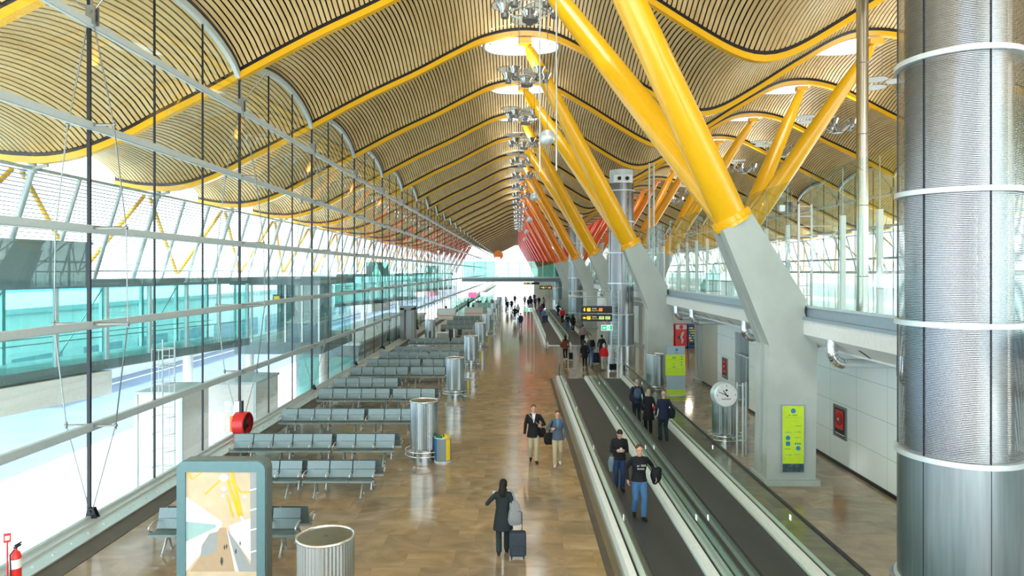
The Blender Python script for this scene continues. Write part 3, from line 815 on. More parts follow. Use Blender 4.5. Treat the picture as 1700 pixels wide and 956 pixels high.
# ------------------------------------------------------------------ beam seating
PITCH = .632
def seat_proto(n, back=False):
    t = thing('bench', '', 'bench', (0, 0, 0), 0, 'grey metal beam seats in rows by the glass wall')
    # local: x to the right, sitter faces -y, origin under the seat row at its left end
    def shell(pts, th=.018, w=.30):
        mb = MB(); vs = []; fs = []; N = len(pts)
        for i, (y, z) in enumerate(pts):
            a = Vector(pts[min(i+1, N-1)]) - Vector(pts[max(i-1, 0)]); a.normalize(); nn = Vector((-a.y, a.x))*th
            vs += [(-w, y, z), (w, y, z), (w, y+nn.x, z+nn.y), (-w, y+nn.x, z+nn.y)]
        for i in range(N-1):
            for c in range(4): fs.append((i*4+c, i*4+(c+1) % 4, i*4+4+(c+1) % 4, i*4+4+c))
        fs += [(0, 1, 2, 3), ((N-1)*4+3, (N-1)*4+2, (N-1)*4+1, (N-1)*4)]
        return mb.add(vs, fs)
    sm = shell([(-.27, .40), (-.255, .435), (-.20, .445), (-.05, .425), (.08, .415), (.13, .425)]).mesh('seat', M['seat'], 50)
    b1 = shell([(.13, .44), (.155, .50), (.18, .58), (.195, .64)]); b2 = shell([(.197, .65), (.225, .76), (.25, .86)])
    bm1 = b1.mesh('backrest', M['seat'], 50); bm2 = b2.mesh('back_panel', M['seat'], 50)
    am = MB(); am.path([(0, .16, .62), (0, .02, .63), (0, -.14, .60), (0, -.20, .56), (0, -.17, .50), (0, -.06, .44)], [.016, .02, .022, .02, .016, .016], 6)
    am = am.mesh('armrest', M['seatside'], 60)
    for i in range(n):
        x = PITCH*(i+.5)
        for nm, me in (('seat', sm), ('backrest', bm1)):
            o = bpy.data.objects.new(nm, me); COL.objects.link(o); o.parent = t; o.location = (x, 0, 0)
            if nm == 'backrest':
                p = bpy.data.objects.new('back_panel', bm2); COL.objects.link(p); p.parent = o
    for i in range(n+1):
        o = bpy.data.objects.new('armrest', am); COL.objects.link(o); o.parent = t; o.location = (PITCH*i, 0, 0)
    MB().box(0, PITCH*n, -.03, .05, .34, .40).build('support_beam', M['seatside'], t)
    L = MB(); L.path([(0, .02, .36), (0, -.10, .20), (0, -.24, .03)], [.028, .024, .018], 8); L.path([(0, .02, .36), (0, .10, .20), (0, .16, .03)], [.028, .024, .018], 8)
    L.lathe([(.035, 0), (.035, .03)], (0, -.24, 0), 10); L.lathe([(.035, 0), (.035, .03)], (0, .16, 0), 10)
    lm_ = L.mesh('leg', M['seatside'], 60)
    for x in ([PITCH*.5, PITCH*(n-.5)] if n < 5 else [PITCH*.5, PITCH*n/2, PITCH*(n-.5)]):
        o = bpy.data.objects.new('leg', lm_); COL.objects.link(o); o.parent = t; o.location = (x, 0, 0)
    return t
P3, P5 = seat_proto(3), seat_proto(5)
used = {3: False, 5: False}
def bench(n, x, y, label, back=False):
    p = P3 if n == 3 else P5
    if not used[n]: used[n] = True; o = p
    else: o = copy_tree(p)
    o.location = (x + (PITCH*n if back else 0), y, 0); o.rotation_euler = (0, 0, PI if back else 0); o['label'] = label
rows = [(15.0, -7.95, 0, 1), (18.75, -9.10, 1, 1), (21.85, -9.12, 1, 1), (25.85, -8.98, 1, 1), (30.3, -8.86, 1, 0), (33.3, -9.02, 0, 0),
        (37.2, -9.15, 1, 0), (40.5, -8.95, 1, 0), (44.2, -9.0, 1, 0), (47.5, -8.6, 1, 0), (53.4, -8.5, 1, 0), (67, -7.6, 1, 0), (73, -7.6, 1, 0), (80, -7.6, 1, 0)]
for i, (y, x, right, back) in enumerate(rows):
    bench(5, x, y-.1, 'five-seat grey metal bench facing the camera, glass-wall end of row %s from the camera' % ORD[i])
    if right: bench(3, x+5*PITCH+.12, y-.1, 'three-seat grey metal bench facing the camera, aisle end of the %s row' % ORD[i])
    if back or i < 8:
        bench(5, x+.12, y+.5, 'five-seat grey metal bench with its back to the camera, %s row by the glass wall' % ORD[i], True)
        if right: bench(3, x+5*PITCH+.26, y+.5, 'three-seat grey metal bench with its back to the camera, aisle end of the %s row' % ORD[i], True)

# ------------------------------------------------------------------ lights, spheres, rods
def chandelier():
    t = thing('uplight_cluster', '', 'ceiling light', (0, 0, 0), 0, 'hanging clusters of steel uplights under the skylights')
    h = MB(); h.lathe([(.30, -.28), (.30, -.14), (.22, -.10)], n=20); h.lathe([(.10, -.1), (.10, .25)], n=10); h.build('hub', M['cable'], t, 40)
    MB().ring((0, 0, .02), .62, .02, 32, 6).ring((0, 0, .20), .80, .012, 32, 6).build('ring_frame', M['cable'], t, 60)
    for a in range(5):
        a = PI/2 + a*2*PI/5; c, s = math.cos(a), math.sin(a)
        MB().path([(.28*c, .28*s, -.2), (.98*c, .98*s, .18)], .03, 6).build('arm', M['alulight'], t)
        b = MB(); b.lathe([(.12, .05), (.17, .10), (.22, .20), (.33, .38), (.31, .38), (.20, .22), (.02, .2)], (1.0*c, 1.0*s, .05), 20); bo = b.build('bowl', M['chrome'], t, 40)
        MB().lathe([(.14, -.09), (.16, .06), (.05, .07)], (1.0*c, 1.0*s, .05), 16).build('lamp_housing', M['cable'], bo, 40)
    for a in range(4):
        a = PI/4+a*PI/2; MB().tube((.6*math.cos(a), .6*math.sin(a), 0), (.5*math.cos(a), .5*math.sin(a), 2.4), .008, n=5).build('hanging_cable', M['cable'], t)
    for (x, y) in ((-.9, 2.7), (.5, 2.9), (-.1, 4.3)):
        d = MB()
        for i in range(-8, 9):
            q = i*.075; h_ = math.sqrt(max(0, .64**2-q*q)); d.box(x+q-.026, x+q+.026, y-h_, y+h_, 1.35, 1.375)
        dd = d.build('reflector_disc', M['white'], t)
        MB().ring((x, y, 1.36), .65, .02, 28, 6).tube((x-.4, y, 1.38), (x-.4, y, 3.0), .008, n=5).tube((x+.4, y, 1.38), (x+.4, y, 3.0), .008, n=5).build('frame', M['cable'], dd)
    return t
UPL = bpy.data.lights.new('uplight', 'SPOT'); UPL.energy = 150; UPL.spot_size = math.radians(150); UPL.spot_blend = .6; UPL.color = (1, .96, .88); UPL.shadow_soft_size = .5
def uplight(x, y, z):
    l = bpy.data.objects.new('uplight', UPL); COL.objects.link(l); l.location = (x, y, z); l.rotation_euler = (PI, 0, 0)
ch = chandelier(); first = True
for k in range(1, 17):
    o = ch if first else copy_tree(ch); first = False
    o.location = (.45, Y0+BAY*k, 15.75)
    o['label'] = 'cluster of steel bowl uplights over the main aisle, %s one from the camera' % ORD[k-1]
    if k < 12: uplight(.45, Y0+BAY*k, 16.3)
for k in range(2, 9):
    o = copy_tree(ch); o.location = (20.4, Y0+BAY*k, 15.2)
    for c in list(o.children):
        if c.name.startswith(('reflector', 'hanging')): pass
    o['label'] = 'cluster of steel bowl uplights above the upper level, %s one from the camera' % ORD[k-2]
    uplight(20.4, Y0+BAY*k, 15.75)
first = None
for i, y in enumerate((22.5, 40.5, 58.5, 76.5, 94.5)):
    if i == 0:
        t = thing('hanging_sphere', '', 'hanging sphere', (0, 0, 0), 0, 'grey spheres hanging over the aisle')
        MB().sphere((.0, 0, 0), .255, 28, 18).build('sphere', M['alulight'], t, 180)
        MB().tube((0, 0, .25), (0, 0, 7.6), .012, n=6).build('hanging_cable', M['cable'], t)
        first = t; o = t
    else: o = copy_tree(first)
    o.location = (.97, y, 10.5); o['label'] = 'grey metal sphere hanging on a cable, %s from the camera' % ORD[i]
for i, (x, zb_) in enumerate(((.72, 9.38), (1.27, 9.42))):
    MBt = MB().tube((0, 0, 0), (0, 0, 8.4), .028, n=10)
    o = MBt.build('hanging_rod', M['alulight'], None, 60); o.location = (x, 22.6, zb_)
    tag(o, 'slim steel rod hanging from the roof %s the near grey sphere' % ('just left of' if i == 0 else 'just right of'), 'rod')
for i, (x, y, z) in enumerate(((.05, 31.0, 11.0), (.35, 38.0, 9.6), (-.35, 34.0, 12.5))):
    o = MB().tube((0, 0, 0), (0, 0, 17.9-z), .012, n=6).build('hanging_cable', M['cable'], None, 60); o.location = (x, y, z)
    tag(o, ['thin cable hanging left of the near sphere, middle of three', 'thin cable hanging closest to the near sphere, lowest of three', 'thin cable hanging farthest left beside the lamp clusters'][i], 'cable')

# ------------------------------------------------------------------ ducts from the fascia to the wall
def duct_proto():
    t = thing('air_duct', '', 'air duct', (0, 0, 0), 0, 'shiny elbow ducts under the upper floor')
    e = MB(); n = 12; cx, cz, R = .42, .14, .30; pts = [(.12, 0, .62)]
    for i in range(n+1):
        a = PI + (PI/2)*i/n; pts.append((.42+R*math.cos(a), 0, .0+R+R*math.sin(a)))
    e.path(pts, .135, 20); e.build('elbow', M['chrome'], t, 40)
    for i in (2, 5, 8, 11):
        a = PI + (PI/2)*i/n; c = Vector((.42+R*math.cos(a), 0, R+R*math.sin(a)))
        MB().ring(c, .138, .008, 20, 5, ax=(-math.sin(a), 0, math.cos(a))).build('seam', M['cable'], t)
    MB().tube((.42, 0, 0), (1.95, 0, 0), .12, n=20).build('pipe', M['alulight'], t, 40)
    return t
du = duct_proto(); first = True
for i, y in enumerate((14.6, 17.9, 24.8, 32.3, 35.5, 42.6, 50.3, 53.5, 60.6, 68.3)):
    o = du if first else copy_tree(du); first = False
    o.location = (8.1, y, 3.68); o['label'] = 'shiny metal elbow duct under the upper floor fascia, %s from the camera' % ORD[i]

# ------------------------------------------------------------------ text helper
def text(s, size, m, parent, loc, rot, name='lettering', align='CENTER', ext=.002):
    c = bpy.data.curves.new(name, 'FONT'); c.body = s; c.size = size; c.align_x = align; c.align_y = 'CENTER'; c.extrude = ext; c.resolution_u = 3
    tmp = bpy.data.objects.new('tmp', c); COL.objects.link(tmp)
    dg = bpy.context.evaluated_depsgraph_get(); me = bpy.data.meshes.new_from_object(tmp.evaluated_get(dg))
    bpy.data.objects.remove(tmp); me.materials.clear(); me.materials.append(m)
    o = bpy.data.objects.new(name, me); COL.objects.link(o); o.parent = parent; o.location = loc; o.rotation_euler = rot
    return o
FR = (PI/2, 0, 0)

# clock
ck = thing('clock', 'white double-faced round clock on a triple tube post beside the walkway', 'clock', (7.38, 22.6, 0))
for x, y in ((-.14, 0), (.02, -.10), (.17, .05)): MB().tube((x, y, 0), (x, y, 2.42), .035, n=12).build('post', M['alulight'], ck, 60)
for z in (.5, 1.85, 2.32):
    MB().path([(-.14, 0, z), (.02, -.10, z), (.17, .05, z)], .02, 8, closed=True).build('bracket', M['alulight'], ck)
MB().tube((-.14, 0, 2.05), (-.30, 0, 2.05), .05, n=10).build('arm', M['alulight'], ck)
AX = Vector((.10, -1, .03)).normalized(); cc = Vector((-.60, -.10, 2.05))
MB().lathe([(.34, -.20), (.40, -.17), (.40, .17), (.34, .20)], cc, 48, AX).build('case', M['alu'], ck, 40)
fc = MB().lathe([(.365, .195), (.365, .205)], cc, 48, AX).build('clock_face', M['white'], ck)
hz = math.atan2(AX.x, -AX.y); q = cc + AX*.208
u = Vector((math.cos(hz), math.sin(hz), 0)); v = Vector((0, 0, 1))
def hand(ang, L, w_):
    a = math.radians(ang); d = u*math.sin(a)+v*math.cos(a); e = u*math.cos(a)-v*math.sin(a); b = q + AX*.006
    h = MB(); vs = []
    for off in (0, .004):
        vs += [b-d*.07-e*w_+AX*off, b-d*.07+e*w_+AX*off, b+d*L+e*w_*.6+AX*off, b+d*L-e*w_*.6+AX*off]
    h.add(vs, [(0, 1, 2, 3), (4, 7, 6, 5), (0, 4, 5, 1), (1, 5, 6, 2), (2, 6, 7, 3), (3, 7, 4, 0)]); return h.build('hand', M['black'], fc)
hand(-68, .29, .014); hand(-36, .20, .018)
for i in range(12):
    a = PI*i/6; c = q + (u*math.sin(a)+v*math.cos(a))*.31
    mk = MB().cbox((0, 0, 0), (.025 if i % 3 else .035, .004, .02 if i % 3 else .05), Matrix.Translation(c) @ Matrix.Rotation(hz, 4, 'Z')); mk.build('hour_mark', mat('grey_mark', (.3, .35, .36)) if i == 0 else bpy.data.materials['grey_mark'], fc)
text('RADIANT', .075, M['black'], fc, q - v*.13 + AX*.004, (PI/2, 0, hz))
MB().lathe([(.035, 0), (.0, .004)], q + v*.16 + AX*.003, 10, AX).build('emblem', M['black'], fc)

# lime advertising poster on the near pylon
ps = thing('poster', 'tall lime green poster with small logos on the near white pylon', 'poster', (7.82, 19.46, 1.33))
MB().box(-.33, .33, -.03, .0, -.97, .97).build('frame', M['bluegrey'], ps)
sh = MB().box(-.30, .30, -.036, -.03, -.70, .94).build('sheet', M['lime'], ps)
MB().box(-.30, .30, -.036, -.03, -.94, -.70).build('picture_strip', mat('dark_photo_strip', (.05, .10, .13), .4, noise=.6, nscale=12), ps)
lb = mat('logo_blue', (.02, .22, .50), .4); lg = mat('logo_grey', (.12, .25, .12), .4)
MB().lathe([(.07, 0), (.07, .004)], (0, -.036, .80), 20, (0, -1, 0)).build('logo', lb, sh)
MB().box(-.24, .24, -.038, -.036, .61, .616).build('rule', lg, sh)
def glyphs(n, w_, h, m, parent, c, seed=1):
    r = random.Random(seed); g = MB(); x = c[0]-w_/2; st = w_/n
    for i in range(n):
        if r.random() < .12: continue
        hh = h*r.choice((.7, .7, 1)); g.box(x+i*st, x+i*st+st*.62, c[1]-.002, c[1], c[2]-h/2, c[2]-h/2+hh)
    return g.build('illegible_lettering', m, parent)
glyphs(14, .26, .035, lg, sh, (0, -.036, .68), 3)
def logo(kind, x, z, w_=.14, h=.03, m=lb):
    if kind == 'disc': MB().lathe([(.065, 0), (.065, .004)], (x, -.036, z), 20, (0, -1, 0)).build('logo', m, sh)
    elif kind == 'box': MB().box(x-.06, x+.06, -.04, -.036, z-.06, z+.06).build('logo', m, sh)
    else: glyphs(len(kind), w_*1.3, h*1.3, m, sh, (x, -.036, z), len(kind)*7+int(z*100))
logo('nnnnnnnnn', .14, .37, m=lg, h=.018); logo('nnnnnnnnn', -.14, .19, h=.024); logo('nnnnnn', .14, .20, m=lg, h=.02)
logo('disc', -.15, .03); logo('box', -.15, -.13); logo('nnnnnnn', .14, .04, m=lg, h=.02); logo('nnn', .14, -.12, h=.06); logo('disc', .14, -.26)
logo('nnnnnnn', -.15, -.28, m=lg, h=.02); logo('nnnnnnnnnn', -.14, -.45, h=.02); logo('nnnnnnnnn', .14, -.44, h=.018)

# totem
tt = thing('information_totem', 'blue-grey curved information totem with a lime green directory beside the walkway', 'totem', (7.75, 33.6, 0))
MB().lathe([(.50, 0), (.50, .04)], n=32, sy=.5).build('base', M['alu'], tt)
MB().box(-.46, .46, -.10, .10, .04, .28).build('foot', M['lime'], tt)
MB().box(-.44, .44, -.08, .08, .28, 2.42).build('body', mat('totem_blue', (.36, .50, .60), .35), tt)
pn = MB().box(-.52, .44, -.11, -.085, .98, 2.0).build('directory_panel', M['lime'], tt)
MB().lathe([(.07, 0), (.07, .004)], (.03, -.081, 2.24), 16, (0, -1, 0)).build('logo', lb, tt)
text('aena', .12, lb, tt, (.03, -.082, 2.1), FR)
for z, q_, w_ in ((1.86, 5, .22), (1.55, 2, .10), (1.42, 4, .22)): glyphs(q_, w_, .08, lb if z < 1.5 else lg, pn, (-.08, -.11, z), q_)
for z in (1.90, 1.78, 1.64, 1.50): MB().lathe([(.032, 0), (.032, .004)], (.27, -.111, z), 12, (0, -1, 0)).build('icon', lb, pn)
for z in (1.76, 1.30, 1.16): MB().box(-.46, .38, -.113, -.11, z, z+.008).build('rule', lg, pn)

# fire hose cabinets on the right wall
for i, y in enumerate((21.4, 34.2)):
    t = thing('fire_hose_cabinet', ['red fire hose cabinet on the white wall right of the near pylon', 'narrow red fire hose cabinet on the white wall near the steel door'][i], 'fire hose cabinet', (10.09, y, 1.38))
    if i: t.location = (10.09, 33.3, 1.38)
    fr = MB()
    fr.box(-.035, .01, -.42, .42, .42, .50).box(-.035, .01, -.42, .42, -.50, -.42).box(-.035, .01, -.42, -.34, -.42, .42).box(-.035, .01, .34, .42, -.42, .42); fr.build('frame', M['cable'], t)
    MB().box(-.012, .0, -.34, .34, -.42, .42).build('back_plate', M['darksteel'], t)
    MB().box(-.03, -.012, -.22, .28, -.22, .36).build('door', M['red'], t)
    MB().lathe([(.20, 0), (.20, .02)], (-.03, .03, .08), 24, (-1, 0, 0)).build('hose_reel', mat('dark_red', (.4, .02, .02)), t)
    MB().lathe([(.05, 0), (.05, .02)], (-.05, .03, .08), 16, (-1, 0, 0)).build('hub', M['alulight'], t)
    MB().box(-.03, -.02, -.30, .30, -.39, -.36).build('label_strip', M['white'], t)

# vending machines in the side hall
def vending(x, y, lab, cm, kind):
    t = thing('vending_machine', lab, 'vending machine', (x, y, 0))
    MB().box(-.47, .47, 0, .8, .1, 1.86).build('body', cm, t); MB().box(-.44, .44, .03, .77, 0, .1).build('plinth', M['black'], t)
    if kind == 'snack':
        wv = MB().box(-.40, .18, -.012, .0, .45, 1.72).build('window', M['black'], t)
        for j in range(6):
            z = .52+j*.2; MB().box(-.38, .16, -.02, -.012, z, z+.015).build('shelf', M['alulight'], wv)
            for q_ in range(5): MB().box(-.36+q_*.105, -.29+q_*.105, -.022, -.012, z+.015, z+.12).build('snack', [M['ybag'], M['sign_orange'], M['white'], M['blue'], M['green']][(q_+j) % 5], wv)
        MB().box(.24, .40, -.02, 0, 1.0, 1.5).build('keypad', M['alulight'], t)
        MB().box(-.35, .12, -.02, 0, .2, .38).build('flap', M['black'], t)
    else:
        MB().box(-.43, .43, -.012, 0, .30, 1.45).build('front_panel', M['red'], t)
        MB().box(-.43, .43, -.012, 0, 1.48, 1.82).build('header', M['white'], t)
        MB().lathe([(.16, 0), (.16, .01)], (.0, -.012, 1.65), 20, (0, -1, 0)).build('emblem', M['red'], t)
        b = MB(); b.path([(.05, -.03, .35), (.12, -.03, .6), (.0, -.03, .85), (.10, -.03, 1.1), (.22, -.03, 1.3)], [.05, .09, .07, .10, .04], 8); b.build('swirl', M['white'], t)
        MB().box(-.30, -.12, -.03, -.012, .72, .95).build('coin_slot', M['black'], t)
    return t
vending(13.98, 54.4, 'blue vending machine in the side hall, right of the three', M['blue'], 'snack')
vending(12.98, 54.4, 'red drinks vending machine in the side hall, middle of three', M['red'], 'drink')
vending(11.96, 54.4, 'red-framed snack machine with dark window, left of the three', M['red'], 'snack')
for i, (x, y) in enumerate(((12.5, 42), (12.5, 50), (14.5, 46))):
    o = thing('ceiling_light', 'round warm ceiling light in the side hall, %s from the camera' % ORD[i], 'ceiling light', (x, y, 3.88), 0, 'side hall ceiling lights')
    MB().lathe([(.30, -.04), (.30, .02)], n=20).build('housing', M['alulight'], o); MB().lathe([(.26, -.05), (.26, -.04)], n=20).build('diffuser', M['light'], o)

# direction signs on a gantry
gs = thing('sign_gantry', 'pale steel ladder post with a boom over the right-hand walkway', 'gantry', (6.3, 44.4, 0))
for x in (-.24, .24): MB().tube((x, 0, 0), (x, 0, 4.85), .05, n=8).build('post', M['alulight'], gs, 60)
for i in range(22):
    z = .25+i*.21; MB().tube((-.24, 0, z), (.24, 0, z), .018, n=6).build('rung', M['alulight'], gs)
for z in (4.80, 4.42): MB().tube((-2.95, 0, z), (-.2, 0, z), .04, n=8).build('boom', M['alulight'], gs)
for x in (-2.8, -1.9, -1.0): MB().tube((x, 0, 4.42), (x, 0, 4.80), .025, n=6).build('lattice', M['alulight'], gs)
for x in (-1.9, -.35): MB().tube((x, 0, 3.0), (x, 0, 4.42), .03, n=6).build('hanger', M['alulight'], gs)
def dsign(x, y, z, w_, h, lab, arrow, extra):
    t = thing('direction_sign', lab, 'sign', (x, y, z)); MB().box(-w_/2, w_/2, -.07, .07, -h/2, h/2).build('panel', M['sign_black'], t)
    yy = -.074; k = h/.50
    a = MB(); s = .13*k; cx = -w_/2+.26*k
    if arrow == 'down': P_ = [(0, -1), (-.8, 0), (-.3, 0), (-.3, 1), (.3, 1), (.3, 0), (.8, 0)]
    else: P_ = [(-1, 0), (0, .8), (0, .3), (1, .3), (1, -.3), (0, -.3), (0, -.8)]
    a.prismXZ([(cx+p*s, q_*s) for p, q_ in P_], yy, yy+.006); a.build('arrow', M['sign_yellow'], t)
    MB().box(cx+.18*k, cx+.42*k, yy, yy+.006, -.12*k, .12*k).build('pictogram', M['sign_yellow'], t)
    text('P', .2*k, M['sign_black'], t, (cx+.30*k, yy-.003, 0), FR)
    text('Salidas', .12*k, M['sign_white'], t, (cx+.70*k, yy-.002, .08*k), FR); text('Departures', .10*k, M['sign_yellow'], t, (cx+.74*k, yy-.002, -.06*k), FR)
    for (x0, x1, m, s_) in extra:
        MB().box(cx+x0*k, cx+x1*k, yy, yy+.006, -.11*k, .11*k).build('gate_field', m, t); text(s_, .15*k, M['sign_black'], t, (cx+(x0+x1)/2*k, yy-.003, 0), FR)
    return t
GY = mat('pale_green_field', (.55, .75, .25), .4, emit=((.55, .8, .25), .3))
dsign(5.05, 44.1, 3.62, 2.02, .46, 'black direction sign with a down arrow and orange field, upper of two', 'down', [(1.02, 1.26, M['sign_orange'], 'H')])
dsign(5.05, 44.1, 3.09, 2.02, .46, 'black direction sign with a left arrow and green fields, lower of two', 'left', [(1.02, 1.38, GY, 'J40'), (1.46, 1.80, GY, 'J59')])
dsign(4.05, 100, 3.7, 1.8, .5, 'small distant black and yellow direction sign above the walkways', 'left', [(1.02, 1.38, M['sign_orange'], 'H')])
dsign(2.2, 112.2, 4.1, 2.6, .4, 'low dark direction sign hanging under the footbridge edge', 'left', [(1.02, 1.38, GY, 'J')])
def exit_sign(x, y, z, w_, lab, pole):
    t = thing('exit_sign', lab, 'sign', (x, y, z)); h = w_*.5
    MB().box(-w_/2, w_/2, -.03, .03, -h/2, h/2).build('panel', M['sign_white'], t)
    MB().box(-w_*.47, -w_*.02, -.036, -.03, -h*.42, h*.42).build('field', M['green'], t)
    MB().box(w_*.26, w_*.47, -.036, -.03, -h*.42, h*.42).build('door_field', M['green'], t)
    s = h*.22; cx = -w_*.24; MB().prismXZ([(cx+p*s, q_*s) for p, q_ in [(-1.2, 0), (0, 1), (0, .35), (1.2, .35), (1.2, -.35), (0, -.35), (0, -1)]], -.041, -.036).build('arrow', M['sign_white'], t)
    r = MB(); r.lathe([(h*.08, 0), (h*.08, .005)], (w_*.14, -.031, h*.28), 10, (0, -1, 0)); r.build('figure_head', M['green'], t)
    g = MB(); g.prismXZ([(w_*.08, h*.16), (w_*.20, h*.18), (w_*.18, -.02), (w_*.24, -h*.36), (w_*.19, -h*.36), (w_*.13, -h*.08), (w_*.06, -h*.34), (w_*.02, -h*.30), (w_*.10, -.0)], -.036, -.031); g.build('figure', M['green'], t)
    if pole:
        for px in (-w_*.2, w_*.3, w_*.8): MB().tube((px, .05, -z), (px, .05, h/2 + (.0 if px < w_*.6 else .4)), .035, n=8).build('pole', M['white'], t, 60)
    else: MB().tube((0, 0, h/2), (0, 0, h/2+.4), .015, n=6).build('hanger', M['cable'], t)
    return t
exit_sign(5.72, 44.0, 2.46, .72, 'green and white exit sign hanging under the two black signs', False)
exit_sign(.92, 62, 2.60, .66, 'green and white exit sign on white poles at the far walkway', True)

# ------------------------------------------------------------------ framed picture stand, bottom left
kk = thing('poster_stand', 'rounded grey-blue poster stand showing a picture of the hall, bottom left', 'poster stand', (-5.28, 12.3, 0))
def rrect(w_, h, r, n=6):
    P_ = []
    for cx, cz, a0 in ((w_-r, h-r, 0), (-w_+r, h-r, 90), (-w_+r, -h+r, 180), (w_-r, -h+r, 270)):
        for i in range(n+1):
            a = math.radians(a0+90*i/n); P_.append((cx+r*math.cos(a), cz+r*math.sin(a)))
    return P_
def frame_ring(outer, inner, y0, y1, cz):
    n = len(outer); vs = [(x, y0, z+cz) for x, z in outer]+[(x, y0, z+cz) for x, z in inner]+[(x, y1, z+cz) for x, z in outer]+[(x, y1, z+cz) for x, z in inner]; fs = []
    for i in range(n):
        j = (i+1) % n; fs += [(i, j, n+j, n+i), (2*n+i, 3*n+i, 3*n+j, 2*n+j), (i, 2*n+i, 2*n+j, j), (n+i, n+j, 3*n+j, 3*n+i)]
    return MB().add(vs, fs)
fr = frame_ring(rrect(.785, 1.21, .16), rrect(.635, 1.02, .01), -.16, -.10, 1.51); fr.build('front_frame', mat('frame_blue_grey', (.13, .25, .28), .4, .2), kk, 30)
MB().prismXZ([(x, z+1.51) for x, z in rrect(.80, 1.22, .17)], -.10, .16).build('casing', mat('casing_grey', (.12, .16, .16), .45), kk, 30)
MB().box(-.5, .5, -.12, .14, 0, .32).build('foot', M['bluegrey'], kk)
pic = MB().box(-.64, .64, -.118, -.10, .45, 2.57).build('picture', mat('picture_beige', (.62, .52, .36), .3, noise=.1, nscale=3), kk)
# flat print: coordinates u,v in the picture (0..1, v down)
def PU(u, v, o): return (-.635+1.27*u, -.119-o, 2.53-1.78*v)
layer = [0]
def shape(nm, pts, col):
    layer[0] += 1; m = bpy.data.materials.get(col[0]) or mat(col[0], col[1], .35)
    MB().quad(*[PU(u, v, layer[0]*.0003) for u, v in pts]).build(nm, m, pic)
cB, cW, cY, cT, cG, cD, cA = ('print_beige', (.62, .50, .30)), ('print_white', (.82, .85, .85)), ('print_yellow', (.75, .50, .03)), ('print_tan', (.48, .36, .24)), ('print_grey', (.33, .37, .38)), ('print_dark', (.05, .06, .07)), ('print_teal', (.35, .55, .55))
shape('print_glass', [(0, .25), (.5, .50), (.5, .56), (0, 1)], cW)
shape('print_teal', [(0, .50), (.42, .53), (.42, .56), (0, .70)], cA)
shape('print_apron', [(0, .74), (.22, .66), (.22, .80), (0, .98)], cW)
shape('print_floor', [(.48, .56), (.56, .56), (.68, 1), (.05, 1)], cT)
shape('print_seats', [(.33, .62), (.44, .60), (.43, .80), (.20, .86), (.22, .74)], cG)
shape('print_walkway', [(.57, .60), (.62, .60), (.96, 1), (.70, 1)], cG)
shape('print_walkway_edge', [(.575, .60), (.585, .60), (.74, 1), (.69, 1)], cW)
shape('print_wall', [(.60, .54), (.93, .46), (.93, .92), (.62, .62)], cW)
for a in ((.08, .08, .22, .0), (.08, .08, .0, .0)): shape('print_beam', [(a[0]-.01, a[1]), (a[0]+.02, a[1]), (a[2]+.03, a[3]), (a[2], a[3])], cY)
shape('print_beam', [(.26, .22), (.52, .05), (.53, .065), (.27, .235)], cY); shape('print_beam', [(.62, .08), (.78, .20), (.92, .19), (.92, .21), (.77, .215), (.61, .10)], cY)
shape('print_arm', [(.62, .0), (.665, .0), (.80, .45), (.75, .45)], cY); shape('print_arm', [(.56, .08), (.59, .08), (.78, .45), (.73, .45)], cY)
shape('print_arm', [(.57, .24), (.59, .24), (.67, .46), (.64, .46)], cY)
for (cu, cv, r) in ((.53, .06, .05), (.53, .17, .032), (.52, .24, .02), (.82, .25, .02)):
    shape('print_skylight', [(cu+r*1.25*math.cos(2*PI*i/16), cv+r*.75*math.sin(2*PI*i/16)) for i in range(16)], cW)
shape('print_pylon', [(.76, .44), (.80, .45), (.87, .56), (.87, .82), (.81, .80), (.81, .58)], cW)
shape('print_column', [(.90, .0), (1.0, .0), (1.0, 1), (.91, 1)], cG)
for v_ in (.18, .38, .58, .80): shape('print_ring', [(.90, v_), (1.0, v_-.02), (1.0, v_-.005), (.90, v_+.015)], cW)
for (u_, v_, s_) in ((.50, .90, .05), (.54, .76, .028), (.57, .75, .026), (.70, .80, .03), (.76, .72, .026)):
    shape('print_walker', [(u_-s_*.35, v_), (u_-s_*.1, v_-s_*.9), (u_+s_*.2, v_-s_*.9), (u_+s_*.4, v_), (u_+s_*.1, v_+s_*.9)], cD)

# ------------------------------------------------------------------ fan, extinguisher, sign post
fn = thing('fan_blower', 'red drum-shaped fan blower fixed low on the left glass wall', 'fan', (-10.08, 25.0, .54), math.radians(-6))
MB().lathe([(.36, -.22), (.42, -.20), (.42, .20), (.40, .22), (.37, .22), (.37, -.10)], (0, 0, 0), 36, (1, 0, 0)).build('drum', M['red'], fn, 40)
g = MB()
for r in (.08, .16, .24, .32): g.ring((.20, 0, 0), r, .008, 28, 5, ax=(1, 0, 0))
g.ring((.20, 0, 0), .37, .012, 28, 5, ax=(1, 0, 0)); g.build('grille', M['darksteel'], fn)
b = MB()
for i in range(6):
    Mx = Matrix.Rotation(i*PI/3, 4, 'X'); b.box(.04, .07, -.08, .08, .06, .34, Mx @ Matrix.Rotation(.5, 4, 'Z'))
b.lathe([(.08, 0), (.08, .12)], (.0, 0, 0), 16, (1, 0, 0)); b.build('blades', M['black'], fn)
MB().box(-.40, -.22, -.14, .14, -.30, .25).build('motor_box', M['orange'], fn)
MB().box(-.30, -.10, -.05, .05, .42, .80).build('control_box', M['white'], fn)
MB().box(-.08, .02, -.06, .06, .40, .82).build('bracket', M['darksteel'], fn)
MB().box(-.25, .25, -.2, .2, -.54, -.40).build('foot', M['alulight'], fn)
ex = thing('fire_extinguisher', 'red fire extinguisher with a white label at the bottom left corner', 'fire extinguisher', (-8.82, 12.0, .62))
